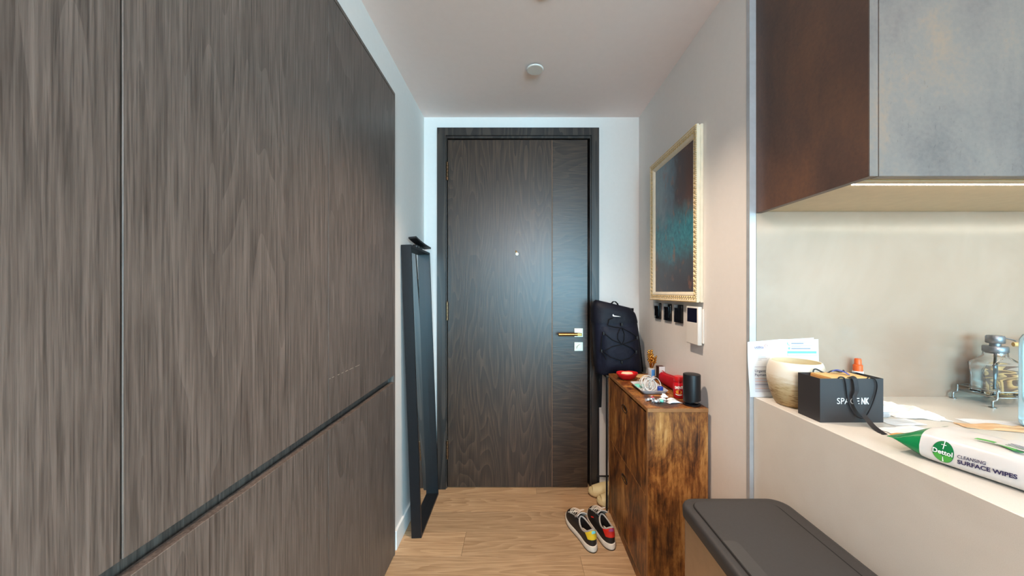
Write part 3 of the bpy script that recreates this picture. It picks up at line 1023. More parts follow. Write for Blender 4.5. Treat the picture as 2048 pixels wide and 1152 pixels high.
for z0, z1 in ((0.431, 0.772), (0.053, 0.426)):
    # flip door with a real oval finger hole
    bm = B()
    yc, zc2, ry_, rz_ = 1.725, z1 - 0.078, 0.042, 0.017
    n = 32
    x0, x1 = SX0 - 0.0006, SX0 + 0.0144
    hole = [(yc + ry_ * math.cos(2 * PI * k / n), zc2 + rz_ * math.sin(2 * PI * k / n) * (1.0 if math.sin(2 * PI * k / n) < 0 else 0.8)) for k in range(n)]
    ya, yb = SY0 + 0.018, SY1 - 0.018
    def outer(p):
        dy, dz = p[0] - yc, p[1] - zc2
        s = 1e9
        if dy > 1e-9: s = min(s, (yb - yc) / dy)
        if dy < -1e-9: s = min(s, (ya - yc) / dy)
        if dz > 1e-9: s = min(s, (z1 - zc2) / dz)
        if dz < -1e-9: s = min(s, (z0 - zc2) / dz)
        return (yc + dy * s, zc2 + dz * s)
    rings = []
    ov = [outer(p) for p in hole]
    for cy, cz in ((ya, z0), (ya, z1), (yb, z0), (yb, z1)):      # snap nearest to the corners
        j = min(range(n), key=lambda i: (ov[i][0] - cy) ** 2 + (ov[i][1] - cz) ** 2)
        ov[j] = (cy, cz)
    rings = [[(x1, p[0], p[1]) for p in hole], [(x0, p[0], p[1]) for p in hole], [(x0, p[0], p[1]) for p in ov], [(x1, p[0], p[1]) for p in ov], [(x1, p[0], p[1]) for p in hole]]
    loft(bm, rings, False, False)
    bmesh.ops.remove_doubles(bm, verts=bm.verts, dist=1e-6)
    dr = obj('flip_door', bm, M['rustic'], sc_)
    obj('edge_band', box(B(), SX0 - 0.0012, SX0 + 0.012, ya, yb, z0 - 0.0022, z0 - 0.0002), M['rustic_edge'], dr)
    bm = B()
    ring = []
    for sgn in (0,):
        pass
    pts = [(SX0 - 0.0008, yc + ry_ * math.cos(2 * PI * k / 28), zc2 + rz_ * math.sin(2 * PI * k / 28) * (1.0 if math.sin(2 * PI * k / 28) < 0 else 0.8)) for k in range(28)]
    tube(bm, pts, 0.002, 6, closed=True)
    obj('handle_rim', bm, M['black'], dr, smooth=60)

# ------------------------------------------------------------------ things on the shoe cabinet
# red lip-shaped dish with soap
t = thing('red_dish', 'small red lip-shaped dish at the far end of the shoe cabinet', 'dish', (0.590, 1.885, SZ))
def lip_ring(cx, cy, a, b, z, n=36):
    out = []
    for k in range(n):
        q = 2 * PI * k / n
        c, s = math.cos(q), math.sin(q)
        ww = b * (abs(s) ** 1.15) * (1 if s > 0 else -1)
        if s > 0:
            ww *= 1 - 0.28 * math.exp(-(c / 0.22) ** 2)
        out.append((cx + a * (abs(c) ** 0.9) * (1 if c > 0 else -1), cy + ww, z))
    return out
bm = B()
loft(bm, [lip_ring(0.590, 1.885, 0.026, 0.020, SZ + 0.0005), lip_ring(0.590, 1.885, 0.040, 0.028, SZ + 0.008), lip_ring(0.590, 1.885, 0.054, 0.042, SZ + 0.026),
          lip_ring(0.590, 1.885, 0.058, 0.046, SZ + 0.034), lip_ring(0.590, 1.885, 0.056, 0.044, SZ + 0.038), lip_ring(0.590, 1.885, 0.044, 0.032, SZ + 0.034),
          lip_ring(0.590, 1.885, 0.036, 0.024, SZ + 0.014)])
obj('bowl', bm, M['red'], t, smooth=60)
bm = B()
loft(bm, [lip_ring(0.590, 1.885, 0.030, 0.020, SZ + 0.015), lip_ring(0.590, 1.885, 0.033, 0.023, SZ + 0.028), lip_ring(0.590, 1.885, 0.028, 0.019, SZ + 0.038), lip_ring(0.590, 1.885, 0.016, 0.010, SZ + 0.040)])
tag(obj('soap_bar', bm, M['soap'], smooth=60), 'cream soap bar lying in the red dish', 'soap')
# coaster
bm = B()
lathe(bm, [(0, 0.0005), (0.037, 0.0005), (0.039, 0.003), (0.038, 0.007), (0, 0.0075)], (0.690, 1.935, SZ), 36)
tag(obj('round_coaster', bm, M['woodcoaster'], smooth=40), 'pale round wooden coaster behind the white cables', 'coaster')
# keys by the dish
t = thing('key_bunch', 'small bunch of keys beside the red dish', 'keys', (0.640, 1.845, SZ))
bm = B()
tube(bm, [(0.645 + 0.011 * math.cos(a), 1.848 + 0.011 * math.sin(a), SZ + 0.004 + 0.002 * math.sin(a)) for a in [2 * PI * k / 20 for k in range(20)]], 0.0012, 6, closed=True)
obj('key_ring', bm, M['nickel'], t, smooth=60)
for k, a in enumerate((-2.3, -1.5, -0.7)):
    bm = B()
    d = V((math.cos(a), math.sin(a), 0))
    c = V((0.645, 1.848, SZ + 0.0016 + 0.0022 * k)) + d * 0.011
    p = V((-d.y, d.x, 0))
    pl = [(0, -0.002), (0.006, -0.008), (0.014, -0.007), (0.017, -0.003), (0.04, -0.003), (0.043, 0), (0.04, 0.002), (0.034, 0.0035), (0.030, 0.002), (0.026, 0.0035), (0.017, 0.003), (0.014, 0.007), (0.006, 0.008), (0, 0.002)]
    prism(bm, pl, lambda u, v, h: c + d * u + p * v + V((0, 0, h)), 0.0018)
    obj('key', bm, M['brass'] if k == 1 else M['nickel'], t)
# gold ornament in a clear holder, blue label
t = thing('gold_ornament', 'gold sprig ornament standing in a small blue-labelled tube', 'ornament', (0.716, 1.872, SZ))
gx0, gy0 = 0.716, 1.872
bm = B()
lathe(bm, [(0, 0.0005), (0.017, 0.0005), (0.018, 0.002), (0.018, 0.062), (0.016, 0.064), (0.0, 0.064)], (gx0, gy0, SZ), 28)
obj('holder', bm, M['dish'], t, smooth=40)
bm = B()
grid = [[(gx0 + 0.0183 * math.cos(a), gy0 + 0.0183 * math.sin(a), SZ + z) for a in [-PI / 2 - 0.3 + 1.25 * k / 10 for k in range(11)]] for z in (0.006, 0.058)]
shell(bm, grid, 0.0006)
lb = obj('blue_label', bm, M['sky'], t, smooth=40)
bm = B()
grid = [[(gx0 + 0.0191 * math.cos(a), gy0 + 0.0191 * math.sin(a), SZ + z) for a in [-PI / 2 - 0.1 + 0.8 * k / 8 for k in range(9)]] for z in (0.008, 0.026)]
shell(bm, grid, 0.0004)
obj('white_print', bm, M['whiteink'], lb, smooth=40)
bm = B()
rg = random.Random(3)
for k in range(20):
    a = rg.uniform(0, 2 * PI)
    sp = rg.uniform(0.004, 0.027)
    hh = rg.uniform(0.040, 0.092)
    p0 = V((gx0 + 0.006 * math.cos(a), gy0 + 0.006 * math.sin(a), SZ + 0.063))
    p2 = V((gx0 + sp * math.cos(a), gy0 + sp * math.sin(a), SZ + 0.063 + hh))
    p1 = (p0 + p2) / 2 + V((sp * 0.25 * math.cos(a), sp * 0.25 * math.sin(a), 0.008))
    tube(bm, [p0, p1, p2], 0.0016, 6)
    for s in (0.4, 0.6, 0.8, 1.0):
        c = p1 + (p2 - p1) * (2 * s - 1) if s > 0.5 else p0 + (p1 - p0) * (2 * s)
        e = V((rg.uniform(-1, 1), rg.uniform(-1, 1), rg.uniform(0.2, 1.2))).normalized() * 0.009
        tube(bm, [c, c + e * 0.5, c + e, c + e * 1.5], 0.0048, 6, taper=[0.4, 1.0, 0.9, 0.15])
o = obj('gold_sprigs', bm, M['gold'], t, smooth=70)
o['kind'] = 'stuff'
# little box against the wall
t = thing('small_carton', 'small brown and white carton standing by the wall', 'box', (0.765, 1.875, SZ))
obj('carton_body', box(B(), 0.750, 0.782, 1.858, 1.895, SZ + 0.0003, SZ + 0.060, 0.0008, 1), M['cardbrown'], t)
obj('white_band', box(B(), 0.752, 0.7825, 1.8568, 1.8578, SZ + 0.036, SZ + 0.074), M['paper'], t)
obj('carton_lid', box(B(), 0.7495, 0.7825, 1.858, 1.8955, SZ + 0.0602, SZ + 0.0735, 0.0008, 1), M['cardbrown'], t)
# red zip pouch
t = thing('red_pouch', 'long red zipped pouch lying along the wall', 'pouch', (0.76, 1.72, SZ))
bm = B()
rings = []
for k in range(17):
    s = k / 16
    e = (1 - abs(2 * s - 1) ** 6) ** 0.5 if 0 < s < 1 else 0.25
    yy = 1.625 + 0.215 * s
    hh = (0.058 + 0.004 * math.sin(6 * s)) * (0.75 + 0.25 * e)
    ww = 0.0245 * (0.55 + 0.45 * e)
    ring = []
    for j in range(24):
        a = 2 * PI * j / 24
        c, q = math.cos(a), math.sin(a)
        xx = ww * abs(c) ** 0.55 * (1 if c > 0 else -1)
        zz = abs(q) ** 0.55 * (1 if q > 0 else -1)
        xx *= 1 - 0.28 * max(0, zz)
        ring.append((0.7585 + xx, yy, SZ + 0.0005 + hh * (zz + 1) / 2))
    rings.append(ring)
loft(bm, rings)
obj('pouch_body', bm, M['redfabric'], t, smooth=60)
bm = B()
ribbon(bm, [(0.7585, 1.632 + 0.2 * k / 10, SZ + 0.0590 + 0.004 * math.sin(6 * (k / 10)) + 0.0008) for k in range(11)], (1, 0, 0), 0.006, 0.0016)
obj('zip', bm, M['candyred'], t)
# red jar of sweets with printed label
t = thing('red_jar', 'small red plastic jar with white lettering beside the black speaker', 'jar', (0.720, 1.562, SZ))
jx, jy = 0.720, 1.562
bm = B()
lathe(bm, [(0, 0.0005), (0.021, 0.0005), (0.0235, 0.004), (0.0235, 0.058), (0.021, 0.066), (0.0185, 0.070), (0.0185, 0.073), (0, 0.073)], (jx, jy, SZ), 36)
jb = obj('jar_body', bm, M['jarbody'], t, smooth=40)
bm = B()
lathe(bm, [(0, 0.0735), (0.021, 0.0735), (0.0215, 0.076), (0.0215, 0.093), (0.020, 0.0955), (0, 0.096)], (jx, jy, SZ), 36)
obj('jar_lid', bm, M['red'], t, smooth=40)
ja = math.atan2(-jy, -jx)
def jar_fn(r):
    return lambda u, v: (jx + r * math.cos(ja + u / r), jy + r * math.sin(ja + u / r), SZ + v)
f_ = jar_fn(0.0241)
lettering('SMINT', 0.017, M['whiteink'], jb, lambda u, v: f_(u - 0.018, v + 0.042 + 0.08 * (u)), bold=0.0006, width=0.036)
bm = B()
pl = [(0.013 * math.cos(2 * PI * k / 20), 0.0095 * math.sin(2 * PI * k / 20)) for k in range(20)]
prism(bm, pl, lambda u, v, h: jar_fn(0.0238 + h)(u, v + 0.030), 0.0003)
obj('printed_emblem', bm, M['jaryellow'], jb)
bm = B()
ribbon(bm, [jar_fn(0.0241)(-0.014 + 0.028 * k / 10, 0.0165 + 0.003 * ((k - 5) / 5) ** 2) for k in range(11)], (0, 0, 1), 0.003, 0.0004)
obj('printed_line', bm, M['whiteink'], jb)
# black cylindrical speaker on a disc base
t = thing('black_speaker', 'black cylindrical speaker on a round base at the cabinet corner', 'speaker', (0.728, 1.462, SZ))
sx_, sy_ = 0.728, 1.462
bm = B()
lathe(bm, [(0, 0.0003), (0.033, 0.0003), (0.0345, 0.002), (0.0345, 0.006), (0.031, 0.009), (0, 0.0095)], (sx_, sy_, SZ), 40)
obj('base_disc', bm, M['blackgloss'], t, smooth=40)
bm = B()
rings = []
for zz, r, dx in ((0.008, 0.016, -0.010), (0.016, 0.020, -0.008), (0.022, 0.026, -0.004)):
    rings.append([(sx_ + dx + r * math.cos(2 * PI * k / 24), sy_ + r * math.sin(2 * PI * k / 24), SZ + zz) for k in range(24)])
loft(bm, rings)
obj('neck', bm, M['black'], t, smooth=50)
bm = B()
rings = []
for zz, r in ((0.018, 0.030), (0.0195, 0.0335), (0.126, 0.0335), (0.1285, 0.0325), (0.129, 0.031)):
    tilt = 0.0025
    rings.append([(sx_ + r * math.cos(2 * PI * k / 48), sy_ + r * math.sin(2 * PI * k / 48), SZ + zz - tilt * (0.0335 - 0) / 0.0335 * 0 + (0.004 * math.cos(2 * PI * k / 48) * (r / 0.0335) if zz < 0.05 else 0)) for k in range(48)])
loft(bm, rings)
obj('cylinder_body', bm, M['blackmetal'], t, smooth=40)
for zz in (0.045, 0.100):
    bm = box(B(), sx_ + 0.0325, sx_ + 0.0345, sy_ - 0.006, sy_ + 0.006, SZ + zz, SZ + zz + 0.014, 0.0008, 1)
    obj('side_button', bm, M['blackgloss'], t)
# dish tray
TX0, TX1, TY0, TY1 = 0.568, 0.694, 1.600, 1.772
t = thing('grey_tray', 'grey ceramic tray holding cables on the shoe cabinet', 'tray', ((TX0 + TX1) / 2, (TY0 + TY1) / 2, SZ))
tcx, tcy, tw, tl = (TX0 + TX1) / 2, (TY0 + TY1) / 2, TX1 - TX0, TY1 - TY0
def trr(dw, z, r=0.012):
    return [(tcx + u, tcy + v, SZ + z) for u, v in rrect(tw - dw, tl - dw, r, 4)]
bm = B()
loft(bm, [trr(0.030, 0.0004), trr(0.026, 0.002), trr(0.0, 0.018), trr(0.004, 0.0185), trr(0.03, 0.0055), trr(0.034, 0.005)])
obj('tray_body', bm, M['dish'], t, smooth=30)
# cables: one long tangle
rg = random.Random(11)
bm = B()
pts = []
N = 260
for k in range(N):
    s = k / N
    a = s * 2 * PI * 8
    r = 0.026 + 0.008 * noise.noise(V((s * 9, 0.3, 0)))
    yaw = 1.3 * noise.noise(V((s * 4, 8.8, 0)))
    cx = 0.620 + 0.030 * noise.noise(V((s * 5, 1.7, 0)))
    cy = 1.700 - 0.070 * s + 0.012 * noise.noise(V((s * 7, 2.9, 0)))
    u, v = r * math.cos(a), r * math.sin(a)
    x = cx + u * math.cos(yaw)
    y = cy + u * math.sin(yaw) + 0.35 * v
    z = SZ + 0.036 + v * 0.95
    pts.append((x, y, max(z, SZ + 0.0085)))
tube(bm, pts, 0.0019, 6)
cb_ = obj('charging_cable', bm, M['cable'], smooth=80)
tag(cb_, 'tangle of white charging cable in the grey tray', 'cable')
bm = B()
pts = [(0.648 + 0.027 * math.cos(a), 1.652 + 0.012 * math.sin(a * 2), SZ + 0.038 + 0.027 * math.sin(a)) for a in [2 * PI * k / 40 for k in range(40)]]
tube(bm, pts, 0.0017, 6, closed=True)
tag(obj('cable_loop', bm, M['cable'], smooth=80), 'single white cable loop standing up at the right of the tangle', 'cable')
# mint case, blue cap, white plugs
bm = B()
rings = [[(0.594 + u, 1.706 + v, SZ + z) for u, v in rrect(0.044 - d, 0.030 - d, 0.008, 4)] for z, d in ((0.0063, 0.006), (0.0085, 0.0), (0.018, 0.0), (0.021, 0.008))]
loft(bm, rings)
tag(obj('mint_case', bm, M['mint'], smooth=40), 'mint green case in the left of the tray', 'case')
bm = B()
lathe(bm, [(0, 0), (0.011, 0), (0.013, 0.002), (0.013, 0.022), (0.010, 0.025), (0, 0.025)], (0.664, 1.628, SZ + 0.0063), 24)
tag(obj('blue_tub', bm, M['blue'], smooth=40), 'dark blue round tub at the right of the tray', 'tub')
t = thing('white_plug', 'white charger plug between the mint case and tray front', 'plug', (0.602, 1.648, SZ + 0.0063))
obj('plug_body', box(B(), 0.588, 0.616, 1.640, 1.660, SZ + 0.0065, SZ + 0.018, 0.003, 2), M['cable'], t, smooth=40)
bm = B()
tube(bm, [(0.588, 1.650, SZ + 0.012), (0.580, 1.652, SZ + 0.013), (0.578, 1.668, SZ + 0.0115), (0.590, 1.680, SZ + 0.013)], 0.0017, 6)
obj('plug_lead', bm, M['cable'], t, smooth=80)
# sweets and foil packets in front of the tray
def sweet(x, y, yaw, mat, label, ln=0.016, r=0.0065, grp='wrapped sweets on the shoe cabinet'):
    t = thing('wrapped_sweet', label, 'sweet', (x, y, SZ), (0, 0, yaw), group=grp)
    bm = B()
    lathe(bm, [(0, -ln * 0.5), (r * 0.7, -ln * 0.48), (r, -ln * 0.25), (r, ln * 0.25), (r * 0.7, ln * 0.48), (0, ln * 0.5)], (0, 0, r + 0.0002), 14, 'X')
    obj('sweet_body', bm, mat, t, smooth=60, world=False)
    for s in (-1, 1):
        bm = B()
        n = 9
        rings = [[(s * ln * 0.47, 0.0012 * math.cos(2 * PI * k / n), r + 0.0012 * math.sin(2 * PI * k / n)) for k in range(n)],
                 [(s * (ln * 0.5 + 0.008), r * (0.9 + 0.3 * (k % 2)) * math.cos(2 * PI * k / n), r + 0.0002 + r * 0.92 * math.sin(2 * PI * k / n)) for k in range(n)]]
        loft(bm, rings)
        obj('twist_end', bm, M['foil'], t, smooth=None, world=False)
sweet(0.566, 1.512, 0.5, M['foil'], 'silver wrapped sweet at the left of the small pile')
sweet(0.592, 1.535, 1.4, M['candyred'], 'red striped wrapped sweet at the back of the small pile')
sweet(0.588, 1.488, -0.3, M['foil'], 'silver wrapped sweet at the front of the small pile')
sweet(0.614, 1.492, -0.6, M['mint'], 'mint green wrapped sweet at the right of the small pile')
def packet(x, y, yaw, w, d, h, label):
    t = thing('foil_packet', label, 'packet', (x, y, SZ), (0, 0, yaw), group='white foil packets on the shoe cabinet')
    bm = B()
    rings = []
    for k in range(9):
        s = k / 8
        hh = h * (0.12 + 0.88 * math.sin(PI * s) ** 0.6)
        rings.append([(w * (s - 0.5), d / 2 * math.cos(2 * PI * j / 16) * (1 + 0.05 * math.sin(9 * s + j)), 0.0003 + hh / 2 + hh / 2 * math.sin(2 * PI * j / 16)) for j in range(16)])
    loft(bm, rings)
    obj('packet_body', bm, M['paper'], t, smooth=60, world=False)
    for s in (-1, 1):
        bm = B()
        g = [[(s * (w / 2 - 0.002 + 0.008 * i), d / 2 * (j / 8 * 2 - 1), 0.0004 + h * 0.07 + 0.0009 * (j % 2)) for j in range(9)] for i in range(2)]
        shell(bm, g, 0.0006)
        obj('crimped_end', bm, M['foil'], t, world=False)
packet(0.664, 1.486, 0.10, 0.050, 0.024, 0.012, 'white foil packet nearest the cabinet edge')
packet(0.633, 1.528, -0.35, 0.030, 0.018, 0.009, 'small white foil packet left of the others')
packet(0.668, 1.521, 0.5, 0.036, 0.022, 0.011, 'white foil packet beside the red jar')
bm = B()
g = []
for i in range(7):
    rw = []
    for j in range(7):
        x = 0.648 + 0.028 * (i / 6 - 0.5)
        y = 1.548 + 0.024 * (j / 6 - 0.5)
        rw.append((x + 0.004 * noise.noise(V((i, j, 3))), y, SZ + 0.006 + 0.016 * math.exp(-((i - 3) ** 2 + (j - 3) ** 2) / 5) + 0.010 * noise.noise(V((i * .9, j * .9, 1)))))
    g.append(rw)
shell(bm, g, -0.0005)
zmin = min(v.co.z for v in bm.verts)
bmesh.ops.translate(bm, verts=bm.verts, vec=(0, 0, SZ + 0.0003 - zmin))
tag(obj('crumpled_wrapper', bm, M['tissue']), 'crumpled white wrapper between tray and foil packets', 'wrapper')

# ------------------------------------------------------------------ stand, backpack and red bag behind the cabinet
st = thing('bag_stand', 'black metal stand holding the backpack beside the door', 'stand', (0.64, 2.12, 0))
for x, y in ((0.517, 2.0272), (0.755, 2.0272), (0.517, 2.2418), (0.755, 2.2418)):
    bm = B()
    tube(bm, [(x, y, 0.0), (x, y, 0.25), (x, y, 0.5), (x, y, 0.7735)], 0.0056, 10)
    obj('pole', bm, M['blackmetal'], st, smooth=60)
for (a, b) in (((0.505, 2.2418, 0.088), (0.755, 2.2418, 0.088)), ((0.755, 2.0272, 0.095), (0.755, 2.2418, 0.095)),
               ((0.517, 2.0272, 0.7725), (0.517, 2.2418, 0.7725)), ((0.755, 2.0272, 0.7725), (0.755, 2.2418, 0.7725)),
               ((0.517, 2.0272, 0.7725), (0.755, 2.0272, 0.7725)), ((0.517, 2.2418, 0.7725), (0.755, 2.2418, 0.7725)), ((0.517, 2.13, 0.7725), (0.755, 2.13, 0.7725))):
    bm = B()
    tube(bm, [a, (V(a) + V(b)) / 2, b], 0.005, 8)
    obj('cross_bar', bm, M['blackmetal'], st, smooth=60)

bp = thing('backpack', 'dark navy backpack with bungee cords resting on the stand', 'backpack', (0.60, 2.10, 0.778))
BPC, BPY = 0.592, 2.115
def bp_dims(z):
    s = (z - 0.778) / 0.405
    a = 0.138 - 0.010 * s - 0.018 * max(0, s - 0.75) * 4 * max(0, s - 0.75) * 4 * 0.5
    b = 0.072 + 0.012 * math.sin(PI * min(1, max(0, s)))
    e = 1.0
    if s < 0.06: e = 0.90 + 0.10 * (s / 0.06)
    if s > 0.92: e = 1 - 0.16 * ((s - 0.92) / 0.08) ** 2
    cx = BPC + 0.016 - 0.034 * s
    return cx, a * (0.5 + 0.5 * e), b * e
def bp_front(x, z, off=0.0):
    cx, a, b = bp_dims(z)
    q = min(0.999, abs(x - cx) / a)
    return (x, BPY - b * (1 - q ** 3.2) ** (1 / 3.2) - off, z)
def bp_ring(z, n=48, k=1.0, skew=0.0):
    cx, a, b = bp_dims(z)
    out = []
    for i in range(n):
        t_ = 2 * PI * i / n
        c, s = math.cos(t_), math.sin(t_)
        p = 2 / 3.2
        x = cx + k * a * abs(c) ** p * (1 if c > 0 else -1)
        y = BPY + k * b * abs(s) ** p * (1 if s > 0 else -1)
        w = 0.004 * noise.noise(V((x * 22, y * 22, z * 22)))
        out.append((x, y + w * (1 if s < 0 else 0), z - 0.030 * (x - BPC) / 0.13 * max(0, (z - 1.10) / 0.08)))
    return out
bm = B()
zs = [0.778 + 0.405 * k / 26 for k in range(27)]
loft(bm, [bp_ring(z) for z in zs])
bmain = obj('main_body', bm, M['navy'], bp, smooth=70)
# top flap
bm = B()
zs = [1.085 + 0.104 * k / 8 for k in range(9)]
rg_ = [bp_ring(min(z, 1.183), k=1.035 if z < 1.17 else (1.0 if z < 1.182 else 0.93)) for z in zs]
rg_[-1] = [(x, y, z + 0.008) for x, y, z in rg_[-1]]
loft(bm, rg_, cap0=True)
flap = obj('top_flap', bm, M['navyflap'], bp, smooth=60)
# back panel and shoulder strap mass toward the wall
bm = B()
grid = []
for k in range(14):
    s = k / 13
    z = 0.772 + 0.395 * s
    x0 = 0.50
    x1 = 0.779 - 0.052 * s ** 1.2 - 0.02 * max(0, s - 0.8) * 5
    grid.append([(x0 + (x1 - x0) * j / 8, 2.166 - 0.006 * math.sin(PI * j / 8), z) for j in range(9)])
shell(bm, grid, 0.026)
obj('back_panel', bm, M['blackweb'], bp, smooth=50)
for x0, x1 in ((0.545, 0.505), (0.70, 0.742)):
    bm = B()
    ribbon(bm, [(x0, 2.190, 1.165), (x0, 2.203, 1.09), ((x0 + x1) / 2, 2.211, 0.98), (x1, 2.207, 0.86), (x1, 2.195, 0.80)], (1, 0, 0), 0.052, 0.010)
    obj('shoulder_strap', bm, M['blackweb'], bp, smooth=50)
bm = B()
ribbon(bm, [(0.5, 2.11, 0.80), (0.497, 2.09, 0.74), (0.494, 2.085, 0.66), (0.491, 2.085, 0.58)], (1, 0.2, 0), 0.018, 0.003)
obj('strap_tail', bm, M['blackweb'], bp)
bm = B()
for k in range(1):
    pts = [V((0.560 + 0.016 * i, 2.10, 0)) for i in range(5)]
ribbon(bm, [(0.560, 2.115, 1.175), (0.567, 2.113, 1.198), (0.578, 2.112, 1.209), (0.590, 2.112, 1.209), (0.603, 2.113, 1.197), (0.612, 2.115, 1.172)], (0, 1, 0), 0.020, 0.005)
obj('carry_handle', bm, M['blackweb'], bp, smooth=60)
# front pocket relief
bm = B()
grid = []
for k in range(13):
    s = k / 12
    z = 0.80 + 0.265 * s
    row = []
    for j in range(15):
        q = j / 14 * 2 - 1
        e = (1 - abs(q) ** 6) * (1 - abs(2 * s - 1) ** 6)
        x = BPC + 0.008 - 0.016 * s + 0.105 * q
        p = bp_front(x, z, 0.001 + 0.012 * max(0, e))
        row.append(p)
    grid.append(row)
shell(bm, grid, 0.003)
fp = obj('front_pocket', bm, M['navy'], bp, smooth=60)
# bungee cord, criss-cross
def on_front(pts2, off=0.016):
    out = []
    for (a, b) in zip(pts2, pts2[1:]):
        for k in range(8):
            s = k / 8
            out.append(bp_front(a[0] + (b[0] - a[0]) * s, a[1] + (b[1] - a[1]) * s, off))
    out.append(bp_front(pts2[-1][0], pts2[-1][1], off))
    return out
def P(px, py):      # backpack front, measured on the photograph, metres at the bag's depth
    return ((1170 + px / 5.757 - 1035) * 2.045 / 700, 1.27 - (590 + py / 5.757 - 583) * 2.045 / 700)
cords = [
    [P(250, 345), P(330, 365), P(410, 375), P(500, 420), P(590, 480)],
    [P(215, 440), P(300, 510), P(410, 555), P(520, 600), P(570, 650)],
    [P(590, 500), P(500, 530), P(410, 560), P(300, 585), P(210, 640)],
    [P(200, 640), P(280, 705), P(400, 745), P(500, 715), P(570, 655)],
    [P(390, 380), P(360, 440), P(360, 500), P(400, 550)],
    [P(415, 380), P(435, 440), P(430, 510), P(415, 550)],
    [P(185, 640), P(215, 690), P(235, 735)],
    [P(190, 470), P(182, 560), P(180, 640)],
    [P(250, 345), P(265, 280), P(310, 260)],
]
for c in cords:
    bm = B()
    tube(bm, on_front(c), 0.0026, 6)
    obj('bungee_cord', bm, M['blackweb'], bp, smooth=70)
for q in (P(408, 335), P(410, 765), P(590, 490), P(205, 440), P(185, 640), P(575, 650)):
    c = V(bp_front(q[0], q[1], 0.016))
    bm = B()
    lathe(bm, [(0, -0.010), (0.006, -0.009), (0.007, 0), (0.006, 0.009), (0, 0.010)], c, 12)
    obj('cord_toggle', bm, M['black'], bp, smooth=60)
# white swoosh-like mark on the flap
q0 = P(316, 222)
def fl_map(u, v, h):
    p = bp_front(q0[0] + u, q0[1] + v, 0.0)
    cx, a, b = bp_dims(q0[1] + v)
    return (p[0], p[1] - 0.0065 - h, p[2])
sw = [(0.0, 0.002), (-0.003, -0.003), (-0.002, -0.0095), (0.003, -0.012), (0.012, -0.0125), (0.026, -0.0125), (0.046, -0.0135),
      (0.030, -0.0098), (0.016, -0.0078), (0.009, -0.0068), (0.005, -0.0052), (0.0035, -0.002)]
bm = B()
prism(bm, sw, fl_map, 0.001)
obj('logo', bm, M['white'], flap)

t = thing('red_bag', 'red fabric bag hanging behind the shoe cabinet', 'bag', (0.60, 2.075, 0.40))
bm = B()
rings = []
for k in range(9):
    s = k / 8
    z = 0.385 + 0.22 * s
    a = 0.058 * (1 - 0.35 * s) + 0.004 * math.sin(9 * s)
    b = 0.022 * (0.5 + 0.5 * math.sin(PI * (0.15 + 0.7 * s)))
    rings.append([(0.598 + 0.01 * s + a * math.cos(2 * PI * j / 20), 2.062 + b * math.sin(2 * PI * j / 20), z) for j in range(20)])
loft(bm, rings)
obj('bag_body', bm, M['redfabric'], t, smooth=60)
bm = B()
tube(bm, [(0.570, 2.062, 0.60), (0.575, 2.050, 0.69), (0.584, 2.037, 0.755), (0.590, 2.0285, 0.7785), (0.600, 2.037, 0.762), (0.615, 2.055, 0.70), (0.635, 2.062, 0.60)], 0.003, 6)
obj('bag_cord', bm, M['redfabric'], t, smooth=60)

